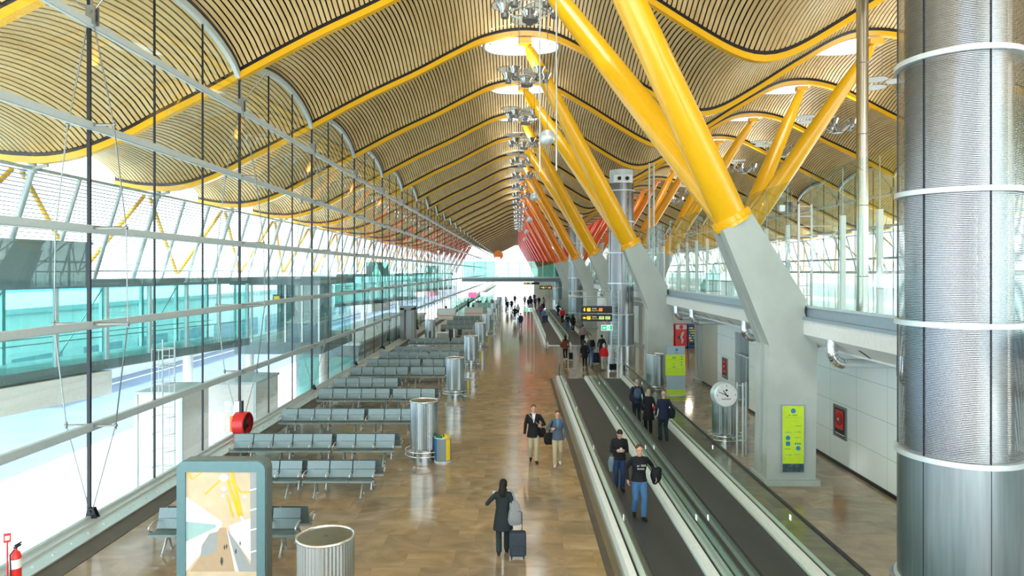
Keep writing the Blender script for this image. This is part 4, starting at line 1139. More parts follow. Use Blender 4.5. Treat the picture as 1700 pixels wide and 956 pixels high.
MB().lathe([(.075, 0), (.09, .02), (.09, .46), (.07, .54), (.03, .58), (.03, .62)], n=20).build('cylinder', M['red'], ex, 50)
MB().lathe([(.092, .28), (.092, .44)], n=20).build('label_band', M['white'], ex, 50)
MB().box(-.02, .02, -.03, .12, .62, .65).box(-.015, .015, -.02, .14, .66, .68).build('handle', M['black'], ex)
MB().path([(0, -.04, .60), (.0, -.13, .55), (0, -.12, .30), (0, -.11, .12)], .012, 6).build('hose', M['rubber'], ex)
sp = thing('extinguisher_stand', 'red post with a small square sign behind the fire extinguisher', 'sign post', (-9.0, 12.05, 0))
MB().tube((0, 0, 0), (0, 0, 1.35), .014, n=8).build('pole', M['red'], sp); MB().lathe([(.14, 0), (.14, .02)], n=20).build('base', M['darksteel'], sp)
MB().box(-.055, .055, -.01, .01, 1.32, 1.48, Matrix.Rotation(.5, 4, 'Z')).build('sign_plate', M['red'], sp)
MB().box(-.035, .035, -.014, -.01, 1.36, 1.44, Matrix.Rotation(.5, 4, 'Z')).build('symbol', M['white'], sp)
MB().box(.0, .30, -.02, .02, .56, .62).box(.10, .28, -.09, .09, .60, .62).build('shelf', M['red'], sp)

# ------------------------------------------------------------------ upper-level lattice tower and speaker
lt = thing('lattice_mast', 'white lattice mast with two legs standing on the upper floor', 'mast', (11.1, 26.6, 4.95))
for x in (-.18, .32): MB().tube((x, 0, 0), (x, 0, 3.75), .045, n=8).build('leg', M['white'], lt, 60)
for i in range(10): MB().tube((-.18, 0, .2+i*.385), (.32, 0, .2+i*.385), .018, n=6).build('rung', M['white'], lt)
MB().tube((.32, 0, 2.9), (1.1, 0, 2.9), .02, n=6).tube((.32, 0, 2.55), (1.1, 0, 2.55), .02, n=6).build('side_arm', M['white'], lt)
sp2 = thing('loudspeaker', 'black box loudspeaker bracketed beside the white lattice mast', 'loudspeaker', (10.5, 26.6, 8.4))
MB().box(-.13, .13, -.12, .12, 0, .38).build('cabinet', M['black'], sp2); MB().tube((.13, 0, .2), (.42, 0, .2), .02, n=6).build('bracket', M['cable'], sp2)
MB().box(-.36, -.14, -.1, .1, .02, .26).build('floodlight', M['alulight'], sp2)
# ------------------------------------------------------------------ boarding bridges and apron buildings outside the glass
def boarding_bridge(y0, lab):
    ang = math.atan2(38.5-15, -15.2+21)         # axis direction
    t = thing('boarding_bridge', lab, 'boarding bridge', (-21, y0, 0), ang, 'teal glass boarding bridges outside the left glass wall')
    L = 24.2
    MB().box(0, L, -.1, 2.7, 1.95, 2.35).build('floor_slab', M['bridge_grey'], t)
    MB().box(0, L, -.2, 2.8, 5.42, 5.75).build('roof', M['bridge_grey'], t)
    for i, y in enumerate((-.02, 2.62)):
        MB().box(0, L, y, y+.02, 2.35, 5.42).build('glass_side', M['teal_glass'], t)
    pm_ = MB().box(-.07, .07, -.10, .06, 2.35, 5.42).mesh('post', M['alulight'])
    for i in range(11):
        for y in (0, 2.65):
            o = bpy.data.objects.new('post', pm_); COL.objects.link(o); o.parent = t; o.location = (.1+i*2.4, y, 0)
    dm = MB().tube((0, 0, 2.4), (2.4, 0, 5.4), .03, n=6).mesh('brace', M['alulight'])
    for i in range(10):
        if i % 2: continue
        o = bpy.data.objects.new('brace', dm); COL.objects.link(o); o.parent = t; o.location = (.1+i*2.4, 2.5, 0)
    MB().tube((0, .25, 3.3), (L, .25, 3.3), .025, n=6).tube((0, 2.4, 3.3), (L, 2.4, 3.3), .025, n=6).build('handrail', M['alulight'], t)
    for x in (9.8, 21.0): MB().tube((x, 1.3, -4.5), (x, 1.3, 1.95), .24, n=16).build('column', M['white'], t, 60)
    MB().box(9.0, 14.5, -.3, .6, .9, 1.9).build('girder', M['white'], t)
    MB().box(9.0, 12.8, -.9, .5, 5.75, 7.15).box(8.9, 12.9, -1.0, .55, 7.15, 7.25).build('rotunda_housing', M['bridge_grey'], t)
    return t
bb = boarding_bridge(15, 'nearest teal glass boarding bridge outside, with a dark box on its roof')
for k, (y, l) in enumerate(((78, 'second teal glass boarding bridge outside the left glass wall'), (135, 'third and farthest teal glass boarding bridge outside'))): copy_tree(bb, (-21, y, 0), label=l)
def rotunda(y0, lab):
    t = thing('bridge_vestibule', lab, 'vestibule', (-16.4, y0, 0), 0, 'grey vestibules joining bridges to the glass wall')
    MB().box(0, 5.0, 0, 7.5, 1.3, 2.0).build('floor_slab', M['bridge_grey'], t); MB().box(-.2, 5.05, -.2, 7.7, 5.3, 5.75).build('roof', M['bridge_grey'], t)
    MB().box(.02, 4.9, 0, .02, 2.0, 5.3).build('glass_front', M['teal_glass'], t); MB().box(.02, 4.9, 7.46, 7.48, 2.0, 5.3).build('glass_back', M['teal_glass'], t)
    for i in range(6): MB().box(-.0+i*.97, .10+i*.97, -.06, .04, 2.0, 5.3).build('post', M['alulight'], t)
    MB().box(1.6, 4.9, 2.5, 2.7, 2.0, 5.3).build('inner_wall', M['bridge_grey'], t)
    for x in (.6, 4.9): MB().tube((x, .8, -4.5), (x, .8, 1.3), .22, n=14).build('column', M['white'], t, 60)
    MB().box(2.2, 3.2, .05, .1, 4.3, 4.75).build('gate_sign', M['sign_black'], t); MB().box(2.3, 2.6, .0, .05, 4.4, 4.65).build('gate_number_field', M['sign_yellow'], t)
    return t
rv = rotunda(39.5, 'grey and teal vestibule joining the nearest boarding bridge to the glass wall')
lbm = thing('apron_building', 'low dark teal glazed building at apron level outside, beyond the near boarding bridge', 'building', (-15.6, 48, -4.5))
MB().box(0, 4.4, 0, 34, 0, 5.4).build('wall', M['bridge_grey'], lbm); MB().box(-.3, 4.6, -.3, 34.3, 5.4, 5.6).build('roof', M['alu'], lbm)
for i in range(14): MB().box(4.4, 4.45, .5+i*2.4, 2.5+i*2.4, .8, 4.6).build('window', M['teal_pane'] if 'teal_pane' in M else M.setdefault('teal_pane', mat('teal_pane', (.05, .28, .27), .08)), lbm)
for i in range(2): MB().box(.3+i*2.1, 2.1+i*2.1, -.05, 0, .8, 4.6).build('window', M['teal_pane'], lbm)
hb = thing('cargo_hall', 'long white low hall with a band of windows beyond the road outside', 'building', (-40, 50, -4.5))
MB().box(-30, 0, 0, 300, 0, 7.2).build('wall', M['white'], hb); MB().box(-30.3, .3, -.3, 300.3, 7.2, 7.6).build('roof', M['alu'], hb)
for i in range(5): MB().box(-14+i*2.6, -12+i*2.6, -.06, 0, .6, 3.6).build('window', M['bluegrey'], hb)
for i in range(12): MB().box(0, .06, 4+i*9, 10+i*9, 1, 3.6).build('window', M['bluegrey'], hb)
for (x0, x1, y0, y1, z1, lab) in ((-16.2, -14.3, 29, 31.6, .85, 'narrow white service cabin on the apron behind the caged ladder'), (-15.2, -12.7, 33, 36.2, .62, 'wider white service cabin on the apron under the boarding bridge')):
    M['cabin'] = M.get('cabin') or mat('cabin_white', (.95, .95, .95), .6)
    t = thing('service_cabin', lab, 'cabin', ((x0+x1)/2, y0, -4.5)); w_ = (x1-x0)/2; h = z1+4.5
    MB().box(-w_, w_, .05, y1-y0, 0, h).build('body', M['cabin'], t)
    MB().box(-w_-.06, w_+.06, 0, y1-y0+.05, h, h+.12).build('roof', M['alu'], t)
    for s in (-1, 1): MB().box(s*w_-.07, s*w_+.07, -.03, .06, 0, h).build('corner_post', M['alu'], t)
    MB().box(-w_*.6, w_*.6, .0, .05, .2, 2.3).build('door', M['alulight'], t)
cl = thing('caged_ladder', 'tall caged ladder with hoops standing just outside the glass wall', 'ladder', (-13.8, 27.0, -4.5))
for x in (-.24, .24): MB().tube((x, 0, 0), (x, 0, 7.9), .03, n=6).build('rail', M['alulight'], cl)
for i in range(26): MB().tube((-.24, 0, .3+i*.29), (.24, 0, .3+i*.29), .014, n=5).build('rung', M['alulight'], cl)
for i in range(9): MB().path([(.42*math.sin(a), -.36+.40*math.cos(a) if False else -.38*(1-math.cos(a))*1.0, 2.3+i*.66) for a in [2*PI*k/20 for k in range(20)]], .015, 5, closed=True).build('hoop', M['alulight'], cl)
for a in (2.2, 3.14, 4.1): MB().tube((.42*math.sin(a), -.38*(1-math.cos(a)), 2.3), (.42*math.sin(a), -.38*(1-math.cos(a)), 7.6), .012, n=5).build('cage_bar', M['alulight'], cl)

# ------------------------------------------------------------------ gate area in the middle distance
gp_ = thing('gate_portal', 'grey steel gate portal standing against the left glass wall', 'portal', (-10.0, 60, 0))
MB().box(-.35, .0, 0, 1.2, 0, 2.85).box(.62, .9, 0, 1.2, 0, 2.85).box(-.35, .9, 0, 1.2, 2.7, 3.0).build('frame', mat('portal_grey', (.28, .33, .33)), gp_)
MB().box(.0, .62, .9, .95, 0, 2.7).build('door', M['alulight'], gp_)
bd = thing('display_board', 'square black display board on a stand near the glass wall', 'display', (-9.4, 61.5, 0))
MB().box(-.38, .38, -.05, .05, .85, 1.75).build('screen', M['black'], bd)
for x in (-.3, .3): MB().box(x-.03, x+.03, -.04, .04, 0, .85).build('leg', M['white'], bd)
MB().box(-.4, .4, -.25, .25, 0, .05).build('foot', M['black'], bd)
gd = thing('gate_desk', 'white gate desk with a dark end panel behind the last seat rows', 'desk', (-5.7, 56.6, 0))
MB().box(-1.1, .1, 0, .8, .95, 1.02).box(-1.1, -1.0, 0, .8, 0, .95).box(-1.1, .1, .7, .75, .1, .95).build('counter', M['white'], gd)
MB().box(-.02, .35, -.12, .0, .12, 1.28).build('dark_panel', M['black'], gd); MB().box(.35, .46, -.14, .6, .0, 1.32).build('end_panel', M['alulight'], gd)
oc = None
for i, (x, y, rz, lab) in enumerate(((-6.3, 57.9, .3, 'black office chair behind the white gate desk, left one'), (-5.1, 58.2, -.6, 'black office chair behind the white gate desk, right one'), (-7.1, 56.9, 1.5, 'black office chair beside the gate desk, nearest the steel column'))):
    if i == 0:
        oc = thing('office_chair', lab, 'chair', (x, y, 0), rz, 'black office chairs at the gate desk')
        MB().lathe([(.22, .48), (.25, .52), (.22, .56)], n=16).build('seat', M['black'], oc); MB().box(-.2, .2, .18, .24, .62, 1.12).build('backrest', M['black'], oc)
        MB().tube((0, 0, .1), (0, 0, .48), .03, n=8).box(-.03, .03, .15, .22, .5, .65).build('stem', M['darksteel'], oc)
        for a in range(5): MB().tube((0, 0, .1), (.28*math.cos(a*1.257), .28*math.sin(a*1.257), .05), .02, n=6).build('leg', M['darksteel'], oc)
    else: copy_tree(oc, (x, y, 0), rz, lab)
def counter(x, y, w_, h, lab, colm, sign=None):
    t = thing('check_in_counter', lab, 'counter', (x, y, 0))
    MB().box(-w_/2, w_/2, 0, .9, 0, h).build('body', colm, t); MB().box(-w_/2-.05, w_/2+.05, -.05, .95, h, h+.06).build('top', M['alulight'], t)
    MB().box(-w_/2+.1, w_/2-.1, -.02, 0, h*.35, h*.42).build('stripe', M['orange'], t)
    MB().box(-.25, .05, .3, .36, h+.1, h+.42).build('monitor', M['black'], t)
    return t
counter(-6.0, 92, 2.4, 1.15, 'white counter with an orange stripe beyond the last seats', M['white'])
counter(-9.0, 86, 2.2, 1.3, 'white counter close to the far left glass wall', M['white'])
counter(-5.6, 104, 2.8, 1.2, 'farther white counter left of the aisle before the footbridge', M['white'])
for i, (x, y, w_, lab) in enumerate(((-7.6, 94, 3.4, 'frosted glass partition beside the far counters, left part'), (-4.9, 101, 2.2, 'frosted glass partition nearest the far air columns'))):
    t = thing('glass_partition', lab, 'partition', (x, y, 0)); MB().box(-w_/2, w_/2, -.02, .02, .1, 2.5).build('pane', M['bridge_glass'], t)
    for s in range(4): MB().box(-w_/2+s*w_/3-.03, -w_/2+s*w_/3+.03, -.04, .04, 0, 2.55).build('post', M['white'], t)
for i, (x, y, c, nm, lab) in enumerate(((-7.2, 108, (.85, .12, .30), 'pink', 'pink lit shop sign panel left of the aisle in the distance'), (-5.3, 108, (.85, .85, .85), 'white', 'white shop sign panel right of the pink one in the distance'))):
    t = thing('shop_sign', lab, 'sign', (x, y, 0)); MB().box(-.65, .65, -.08, .08, 2.0, 2.75).build('panel', mat('sign_%s' % nm, c, .4, emit=(c, .5)), t)
    for s in (-.5, .5): MB().box(s-.04, s+.04, -.04, .04, 0, 2.0).build('post', M['white'], t)
# white poles standing far along the aisle
for i in range(6):
    t = thing('barrier_post', 'slim white post beside the aisle beyond the air columns, %s of a row' % ORD[i], 'post', (-2.3, 66+i*7.4, 0), 0, 'slim white posts along the aisle')
    MB().tube((0, 0, 0), (0, 0, 2.1), .06, n=10).build('pole', M['white'], t, 60); MB().lathe([(.18, 0), (.18, .03)], n=14).build('base', M['alulight'], t)
# ------------------------------------------------------------------ people
def ik(a, b, l1, l2, hint):
    a, b = Vector(a), Vector(b); d = b-a; L = d.length
    if L > (l1+l2)*.999: b = a + d*((l1+l2)*.999/L); d = b-a; L = d.length
    x = (l1*l1-l2*l2+L*L)/(2*L); h = math.sqrt(max(0, l1*l1-x*x)); u = d/L; hv = Vector(hint); hv = (hv-u*hv.dot(u)).normalized()
    return a+u*x+hv*h, b
def cap(mb, p0, p1, r0, r1, n=10):
    p0, p1 = Vector(p0), Vector(p1); d = p1-p0; L = d.length; u = d/L
    pts = []; rs = []
    for a in (-.92, -.7, -.38): pts.append(p0+u*r0*a); rs.append(r0*math.sqrt(1-a*a))
    for f in (0, .5, 1): pts.append(p0+d*f); rs.append(r0+(r1-r0)*f)
    for a in (.38, .7, .92): pts.append(p1+u*r1*a); rs.append(r1*math.sqrt(1-a*a))
    mb.path(pts, rs, n)
def chain(mb, pts, rs, n=10):
    for i in range(len(pts)-1): cap(mb, pts[i], pts[i+1], rs[i], rs[i+1], n)
def loft(mb, secs, n=20):
    """secs: (centre, half width, half depth, axis rot)"""
    vs = []; fs = []
    for (c, a, b) in secs:
        for k in range(n):
            t = 2*PI*k/n; vs.append((c[0]+a*math.cos(t), c[1]+b*math.sin(t), c[2]))
    for i in range(len(secs)-1):
        for k in range(n): fs.append((i*n+k, i*n+(k+1) % n, (i+1)*n+(k+1) % n, (i+1)*n+k))
    fs.append(tuple(range(n))[::-1]); fs.append(tuple((len(secs)-1)*n+k for k in range(n))); mb.add(vs, fs)
def fuse(mb, name, m, parent, voxel, smooth_it=2):
    me = mb.mesh('raw', m); o = bpy.data.objects.new('raw', me); COL.objects.link(o)
    r = o.modifiers.new('r', 'REMESH'); r.mode = 'VOXEL'; r.voxel_size = voxel; r.use_smooth_shade = True
    if smooth_it: q = o.modifiers.new('s', 'SMOOTH'); q.iterations = smooth_it; q.factor = .5
    dg = bpy.context.evaluated_depsgraph_get(); out = bpy.data.meshes.new_from_object(o.evaluated_get(dg)); bpy.data.objects.remove(o)
    out.name = name; out.materials.clear(); out.materials.append(m)
    ob = bpy.data.objects.new(name, out); COL.objects.link(ob); ob.parent = parent; return ob
MC = {}
def cmat(name, c, rough=.75, metal=0):
    if name not in MC: MC[name] = mat(name, c, max(rough, .7) if 'hair' not in name else rough, metal, noise=.05, nscale=30, spec=.2)
    return MC[name]
def person(loc, rz, h, label, legs, arms, top, bottom, shoes, hair, voxel=.012, lean=0, head=(0, 0), female=False, skin=None, coat=0, group=None, tuck=0, shirt=None, shoulder=1.0, girth=1.0, scarf=None):
    """local +y is forward. legs: ((dy,dz) left foot, (dy,dz) right foot); arms: two wrist targets relative to the shoulder (x out, y fwd, z) ; coat: length below hip"""
    t = thing('person', label, 'person', loc, rz, group); s = h/1.75
    S = lambda *v: Vector(v)*s
    skinm = skin or M['skin']; ln = lean
    hip = S(0, 0, .92); chest = S(0, .02+ln*.30, 1.25); neck = S(0, .01+ln*.5, 1.47); sh_w = (.165 if female else .185)*shoulder
    yaw, pit = head
    hc = neck + S(0, .022+.05*pit, .142-.02*abs(pit))
    body = MB(); tp = MB(); bt_ = MB(); R = []
    g = girth
    # legs
    joints = []
    for i, sx in enumerate((-1, 1)):
        dy, dz = legs[i]; hp = hip + S(sx*.085, 0, -.02); an = S(sx*.085, dy, .085+dz)
        kn, an = ik(hp, an, .43*s, .42*s, (sx*.06, 1, 0)); joints.append((hp, kn, an))
        chain(body, [hp, kn, an], [.080*s, .052*s, .036*s]); 
        chain(bt_, [hp, hp.lerp(kn, .5), kn, kn.lerp(an, .5), an+S(0, 0, .01)], [.100*s*g, .088*s*g, .072*s, .070*s, .066*s], 12)
        # shoe
        sm = MB(); pitch_ = 0 if dz < .02 else -.5
        toe = an + S(sx*.02, .175, -.045 + .0); heel = an + S(0, -.045, -.045)
        if dz > .02: toe = an + S(sx*.01, .13, -.13)
        toe.z = max(toe.z, .035*s); heel.z = max(heel.z, .04*s)
        cap(sm, heel, an.lerp(toe, .35)+S(0, 0, -.02), .042*s, .044*s); cap(sm, an.lerp(toe, .3)+S(0, 0, -.02), toe, .046*s, .034*s); cap(sm, an+S(0, 0, .02), heel.lerp(toe, .2), .045*s, .04*s)
        for j in range(len(sm.v)): sm.v[j] = (sm.v[j][0], sm.v[j][1], max(sm.v[j][2], .002))
        fuse(sm, 'shoe', shoes, t, max(voxel, .012))
        chain(body, [an, an.lerp(toe, .8)], [.034*s, .022*s])
    # torso
    loft(body, [((0, 0, .84*s), .145*s, .10*s), ((0, .0, .95*s), .155*s, .105*s), ((0, ln*.1*s, 1.08*s), .13*s, .09*s), (chest, .165*s*(.92 if female else 1), .11*s), ((0, (.01+ln*.42)*s, 1.38*s), .15*s, .09*s), (neck-S(0, 0, .02), .07*s, .06*s)])
    loft(bt_, [((0, 0, .80*s), .15*s*g, .115*s*g), ((0, 0, .90*s), .170*s*g, .125*s*g), ((0, 0, 1.0*s), .16*s*g, .115*s*g)])
    secs = []
    if coat:
        flare = .02+coat*.10
        secs += [((0, 0, (.92-coat)*s), (.178+flare)*s*g, (.135+flare)*s*g), ((0, 0, .93*s), .182*s*g, .135*s*g)]
    else: secs += [((0, 0, .90*s), .176*s*g, .130*s*g)]
    secs += [((0, .0, 1.0*s), .170*s*g, .125*s*g), ((0, ln*.12*s, 1.10*s), .158*s*g, .118*s*g), (chest, .183*s*g*(.93 if female else 1), .132*s*g), ((0, (.01+ln*.42)*s, 1.36*s), .190*s*(.92 if female else 1), .116*s), ((0, (.01+ln*.47)*s, 1.425*s), .150*s, .088*s), (neck+S(0, 0, -.005), .075*s, .068*s)]
    loft(tp, secs, 24)
    # arms
    for i, sx in enumerate((-1, 1)):
        so = neck + S(sx*sh_w, 0, -.075); tx, ty, tz = arms[i]; w_ = so + S(sx*tx, ty, tz)
        el, w_ = ik(so, w_, .29*s, .25*s, (sx*.5, -1, -.2)); 
        chain(body, [so, el, w_], [.044*s, .036*s, .025*s])
        cap(tp, neck+S(sx*.03, 0, -.045), so+S(-sx*.01, 0, -.004), .050*s, .058*s, 12)
        chain(tp, [so+S(-sx*.015, 0, -.008), so.lerp(el, .5), el, el.lerp(w_, .55), w_-(w_-el).normalized()*.012], [.061*s, .056*s, .051*s, .045*s, .041*s], 12)
        # hand: palm, four fingers, thumb
        d = (w_-el).normalized(); d = (d*.8+Vector((0, 0, -.25)) if tz < -.35 else d).normalized()
        side = d.cross(Vector((sx, 0, 0))) ; side = side.normalized() if side.length > .1 else Vector((0, 1, 0))
        inn = d.cross(side).normalized();  inn = inn if inn.x*sx < 0 else -inn
        pc = w_ + d*.085*s
        for q_ in (-1, -.33, .33, 1): chain(body, [w_+d*.01*s, pc+side*.024*s*q_], [.020*s, .014*s])
        for j, q_ in enumerate((-1.05, -.35, .35, 1.05)):
            fl = (.060, .072, .068, .052)[j]*s; b0 = pc+side*.026*s*q_; b1 = b0 + d*fl*.55 + inn*fl*.12; b2 = b1 + d*fl*.42+inn*fl*.42
            chain(body, [b0, b1, b2], [.0095*s, .0088*s, .0078*s], 8)
        tdir = side if side.y > 0 else -side
        b0 = w_+d*.03*s+tdir*.02*s; b1 = b0+tdir*.028*s+d*.03*s+inn*.008*s; b2 = b1+tdir*.006*s+d*.032*s+inn*.012*s
        chain(body, [b0, b1, b2], [.014*s, .0115*s, .009*s], 8)
        R.append((so, el, w_, pc))
    # neck + head
    chain(body, [neck-S(0, 0, .03), hc-S(0, .02, .05)], [.055*s, .050*s])
    H = Matrix.Rotation(yaw, 3, 'Z') @ Matrix.Rotation(-pit*.6, 3, 'X')
    def hp_(x, y, z): return hc + H @ S(x, y, z)
    M3 = H
    body.sphere(hc+H @ S(0, -.008, .035), .1, 16, 12, (.76*s, .93*s, .90*s), M3)
    body.sphere(hp_(0, .022, -.035), .1, 14, 10, (.60*s, .68*s, .82*s), M3)
    cap(body, hp_(0, .082, .012), hp_(0, .106, -.022), .010*s, .015*s, 8)
    cap(body, hp_(-.030, .078, .030), hp_(.030, .078, .030), .010*s, .010*s, 8)
    cap(body, hp_(-.018, .082, -.058), hp_(.018, .082, -.058), .009*s, .009*s, 8)
    cap(body, hp_(0, .074, -.085), hp_(0, .076, -.088), .018*s, .018*s, 8)
    for sx in (-1, 1): body.sphere(hp_(sx*.076, -.01, -.005), .03*s, 8, 6, (.35, .6, 1), M3)
    fuse(body, 'body', skinm, t, voxel*.6, 1)
    bo = t
    for sx in (-1, 1):
        MB().sphere(hp_(sx*.030, .082, .012), .0095*s, 8, 6).build('eye', M['black'], t, 60)
    MB().sphere(hp_(0, .091, -.058), .01*s, 10, 6, (2.0, .5, .35), M3).build('mouth', cmat('lips', (.38, .12, .10)), t, 60)
    hm = MB(); kind, hmat = hair
    if kind != 'bald':
        hm.sphere(hc+H @ S(0, -.022, .055), .1, 16, 12, (.84*s, .96*s, .84*s), M3)
        hm.sphere(hc+H @ S(0, -.055, .0), .1, 14, 10, (.76*s, .60*s, .86*s), M3)
        if kind == 'long':
            loft(hm, [((neck+S(0, -.105, -.12)) , .06*s, .03*s), ((neck+S(0, -.095, -.03)), .088*s, .045*s), ((neck+S(0, -.075, .05)), .088*s, .06*s), ((hc+S(0, -.045, .0)), .086*s, .075*s), ((hc+S(0, -.03, .07)), .078*s, .075*s)], 16)
        if kind == 'bob':
            for sx in (-1, 1): hm.sphere(hp_(sx*.065, -.02, -.03), .05*s, 10, 8, (.7, 1, 1.6))
            hm.sphere(hp_(0, -.07, -.05), .07*s, 12, 8, (1.2, .7, 1.2))
    else:
        for sx in (-1, 1): hm.sphere(hp_(sx*.060, -.025, .028), .045*s, 10, 8, (.55, 1.2, 1.0))
        hm.sphere(hp_(0, -.070, .022), .065*s, 12, 8, (1.1, .6, .9))
    fuse(hm, 'hair', hmat, t, max(.010, voxel*.8))
    fuse(tp, 'coat' if coat > .15 else 'jacket', top, t, voxel)
    fuse(bt_, 'trousers', bottom, t, voxel)
    if shirt:
        ss = [((0, 0, q[0][2]), q[1], q[2], q[0][1]) for q in secs]; c = MB(); vs = []; fs = []; nz_ = 8
        for i in range(nz_+1):
            z = (1.20+.265*i/nz_)*s
            for j in range(len(ss)-1):
                if ss[j][0][2] <= z <= ss[j+1][0][2]: break
            f = (z-ss[j][0][2])/(ss[j+1][0][2]-ss[j][0][2]); aa = ss[j][1]+(ss[j+1][1]-ss[j][1])*f; bb = ss[j][2]+(ss[j+1][2]-ss[j][2])*f; yc = ss[j][3]+(ss[j+1][3]-ss[j][3])*f
            hw = .058*s*i/nz_+.002
            for x in (-hw, -hw/2, 0, hw/2, hw): vs.append((x, yc+bb*math.sqrt(1-(x/aa)**2)+.005, z))
        for i in range(nz_):
            for j in range(4): fs.append((i*5+j, i*5+j+1, i*5+j+6, i*5+j+5))
        c.add(vs, fs); c.build('shirt_front', shirt, t, 180)
        c = MB(); c.ring(neck+S(0, .005, .012), .056*s, .013*s, 20, 8, ax=(0, .25, 1)); c.build('collar', shirt, t, 60)
    if scarf: MB().ring(neck+S(0, .0, .02), .075*s, .032*s, 20, 8).build('scarf', scarf, t, 60)
    return t, R, s
def local(t, v):
    a = t.rotation_euler.z; c, q = math.cos(a), math.sin(a); v = Vector(v)
    return Vector((t.location.x+c*v.x-q*v.y, t.location.y+q*v.x+c*v.y, t.location.z+v.z))

K = dict(black=cmat('black_cloth', (.012, .013, .016)), char=cmat('charcoal_wool', (.018, .025, .029)), navy=cmat('navy_cloth', (.012, .02, .045)), dkgreen=cmat('dark_green_grey', (.02, .035, .04)),
    khaki=cmat('khaki_cotton', (.44, .39, .26)), jeans=cmat('blue_denim', (.06, .16, .33)), djeans=cmat('dark_denim', (.02, .045, .12)), greyb=cmat('grey_blue_jacket', (.075, .11, .16)),
    red=cmat('red_wool', (.62, .02, .03)), brown=cmat('brown_suede', (.16, .05, .03)), white=cmat('white_cotton', (.7, .7, .7)), lgrey=cmat('light_grey_cotton', (.42, .43, .42)), plaid=cmat('grey_pink_wool', (.26, .20, .22)),
    purple=cmat('muted_purple', (.16, .06, .14)), bshirt=cmat('blue_shirt', (.08, .22, .42)), shoe=cmat('dark_leather', (.02, .014, .012), .4), wshoe=cmat('white_trainers', (.65, .66, .68), .5), tan=cmat('beige_cotton', (.40, .34, .26)))
HB = ('short', cmat('dark_brown_hair', (.022, .013, .009), .5)); HBR = ('short', cmat('brown_hair', (.09, .045, .022), .5)); HL = ('long', cmat('black_hair', (.010, .008, .007), .6)); HG = ('bald', cmat('grey_hair', (.30, .29, .28), .6)); HF = ('bob', cmat('blonde_grey_hair', (.34, .28, .20), .5))
BLK = cmat('black_nylon', (.010, .011, .014), .55)
# woman with the suitcase, walking away
w1, R1, s1 = person((-.33, 14.75, 0), 0, 1.62, 'woman in a dark knee-length coat walking away, pulling a suitcase', ((-.10, .03), (.14, 0)), ((.08, .17, -.16), (.12, .00, -.50)), K['char'], K['dkgreen'], K['shoe'], HL, .010, head=(.75, 0), female=True, coat=.34, scarf=K['black'])
def bag_mesh(name, lab, cat, loc, rz, dims, m, strap=None, strap_m=None, pocket=True, round_=.35, tear=0):
    t = thing(name, lab, cat, loc, rz); w_, d_, h_ = dims
    b = MB(); n = 20; secs = []
    for f in (0, .06, .2, .5, .8, .94, 1):
        k = (1 - round_*abs(2*f-1)**3)*(1-tear*f)
        secs.append(((0, 0, -h_/2+h_*f), w_/2*k, d_/2*k))
    vs = []; fs = []
    for (c, a, bb_) in secs:
        for q in range(n):
            th = 2*PI*q/n; cx, sx = math.cos(th), math.sin(th); e = .6
            vs.append((a*abs(cx)**e*(1 if cx > 0 else -1), bb_*abs(sx)**e*(1 if sx > 0 else -1), c[2]))
    for i in range(len(secs)-1):
        for q in range(n): fs.append((i*n+q, i*n+(q+1) % n, (i+1)*n+(q+1) % n, (i+1)*n+q))
    fs.append(tuple(range(n))[::-1]); fs.append(tuple((len(secs)-1)*n+q for q in range(n))); b.add(vs, fs); b.build('bag_body', m, t, 60)
    if pocket: MB().box(-w_*.34, w_*.34, -d_*.56, -d_*.42, -h_*.38, h_*.08).build('pocket', m, t)
    if strap: 
        inv = Matrix.Rotation(-rz, 3, 'Z'); pts = [inv @ (Vector(p)-Vector(loc)) for p in strap]
        c = MB(); c.path(pts, .016, 6); c.build('strap', strap_m or m, t, 60)
    return t
gb = cmat('grey_leather', (.22, .24, .25), .4)
L_ = lambda *v: local(w1, v)
sl_ = cmat('suitcase_fabric', (.035, .05, .065), .6)
bag_mesh('shoulder_bag', 'big soft grey handbag on the shoulder of the woman in the coat', 'bag', L_(.265, -.10, .93), .25, (.38, .22, .50), gb, [L_(.26, -.08, 1.12), L_(.235, -.06, 1.28), L_(.17, -.03, 1.395), L_(.22, .06, 1.30), L_(.27, -.02, 1.12)], gb, False, .35, .55)
hold = R1[0][3]
cup = thing('paper_cup', 'small white cup held up in the left hand of the coated woman', 'cup', L_(hold.x, hold.y+.05, hold.z-.02))
MB().lathe([(.028, 0), (.036, .10)], n=14).build('cup', M['white'], cup, 60); MB().lathe([(.038, .10), (.036, .115)], n=14).build('lid', M['alulight'], cup, 60)
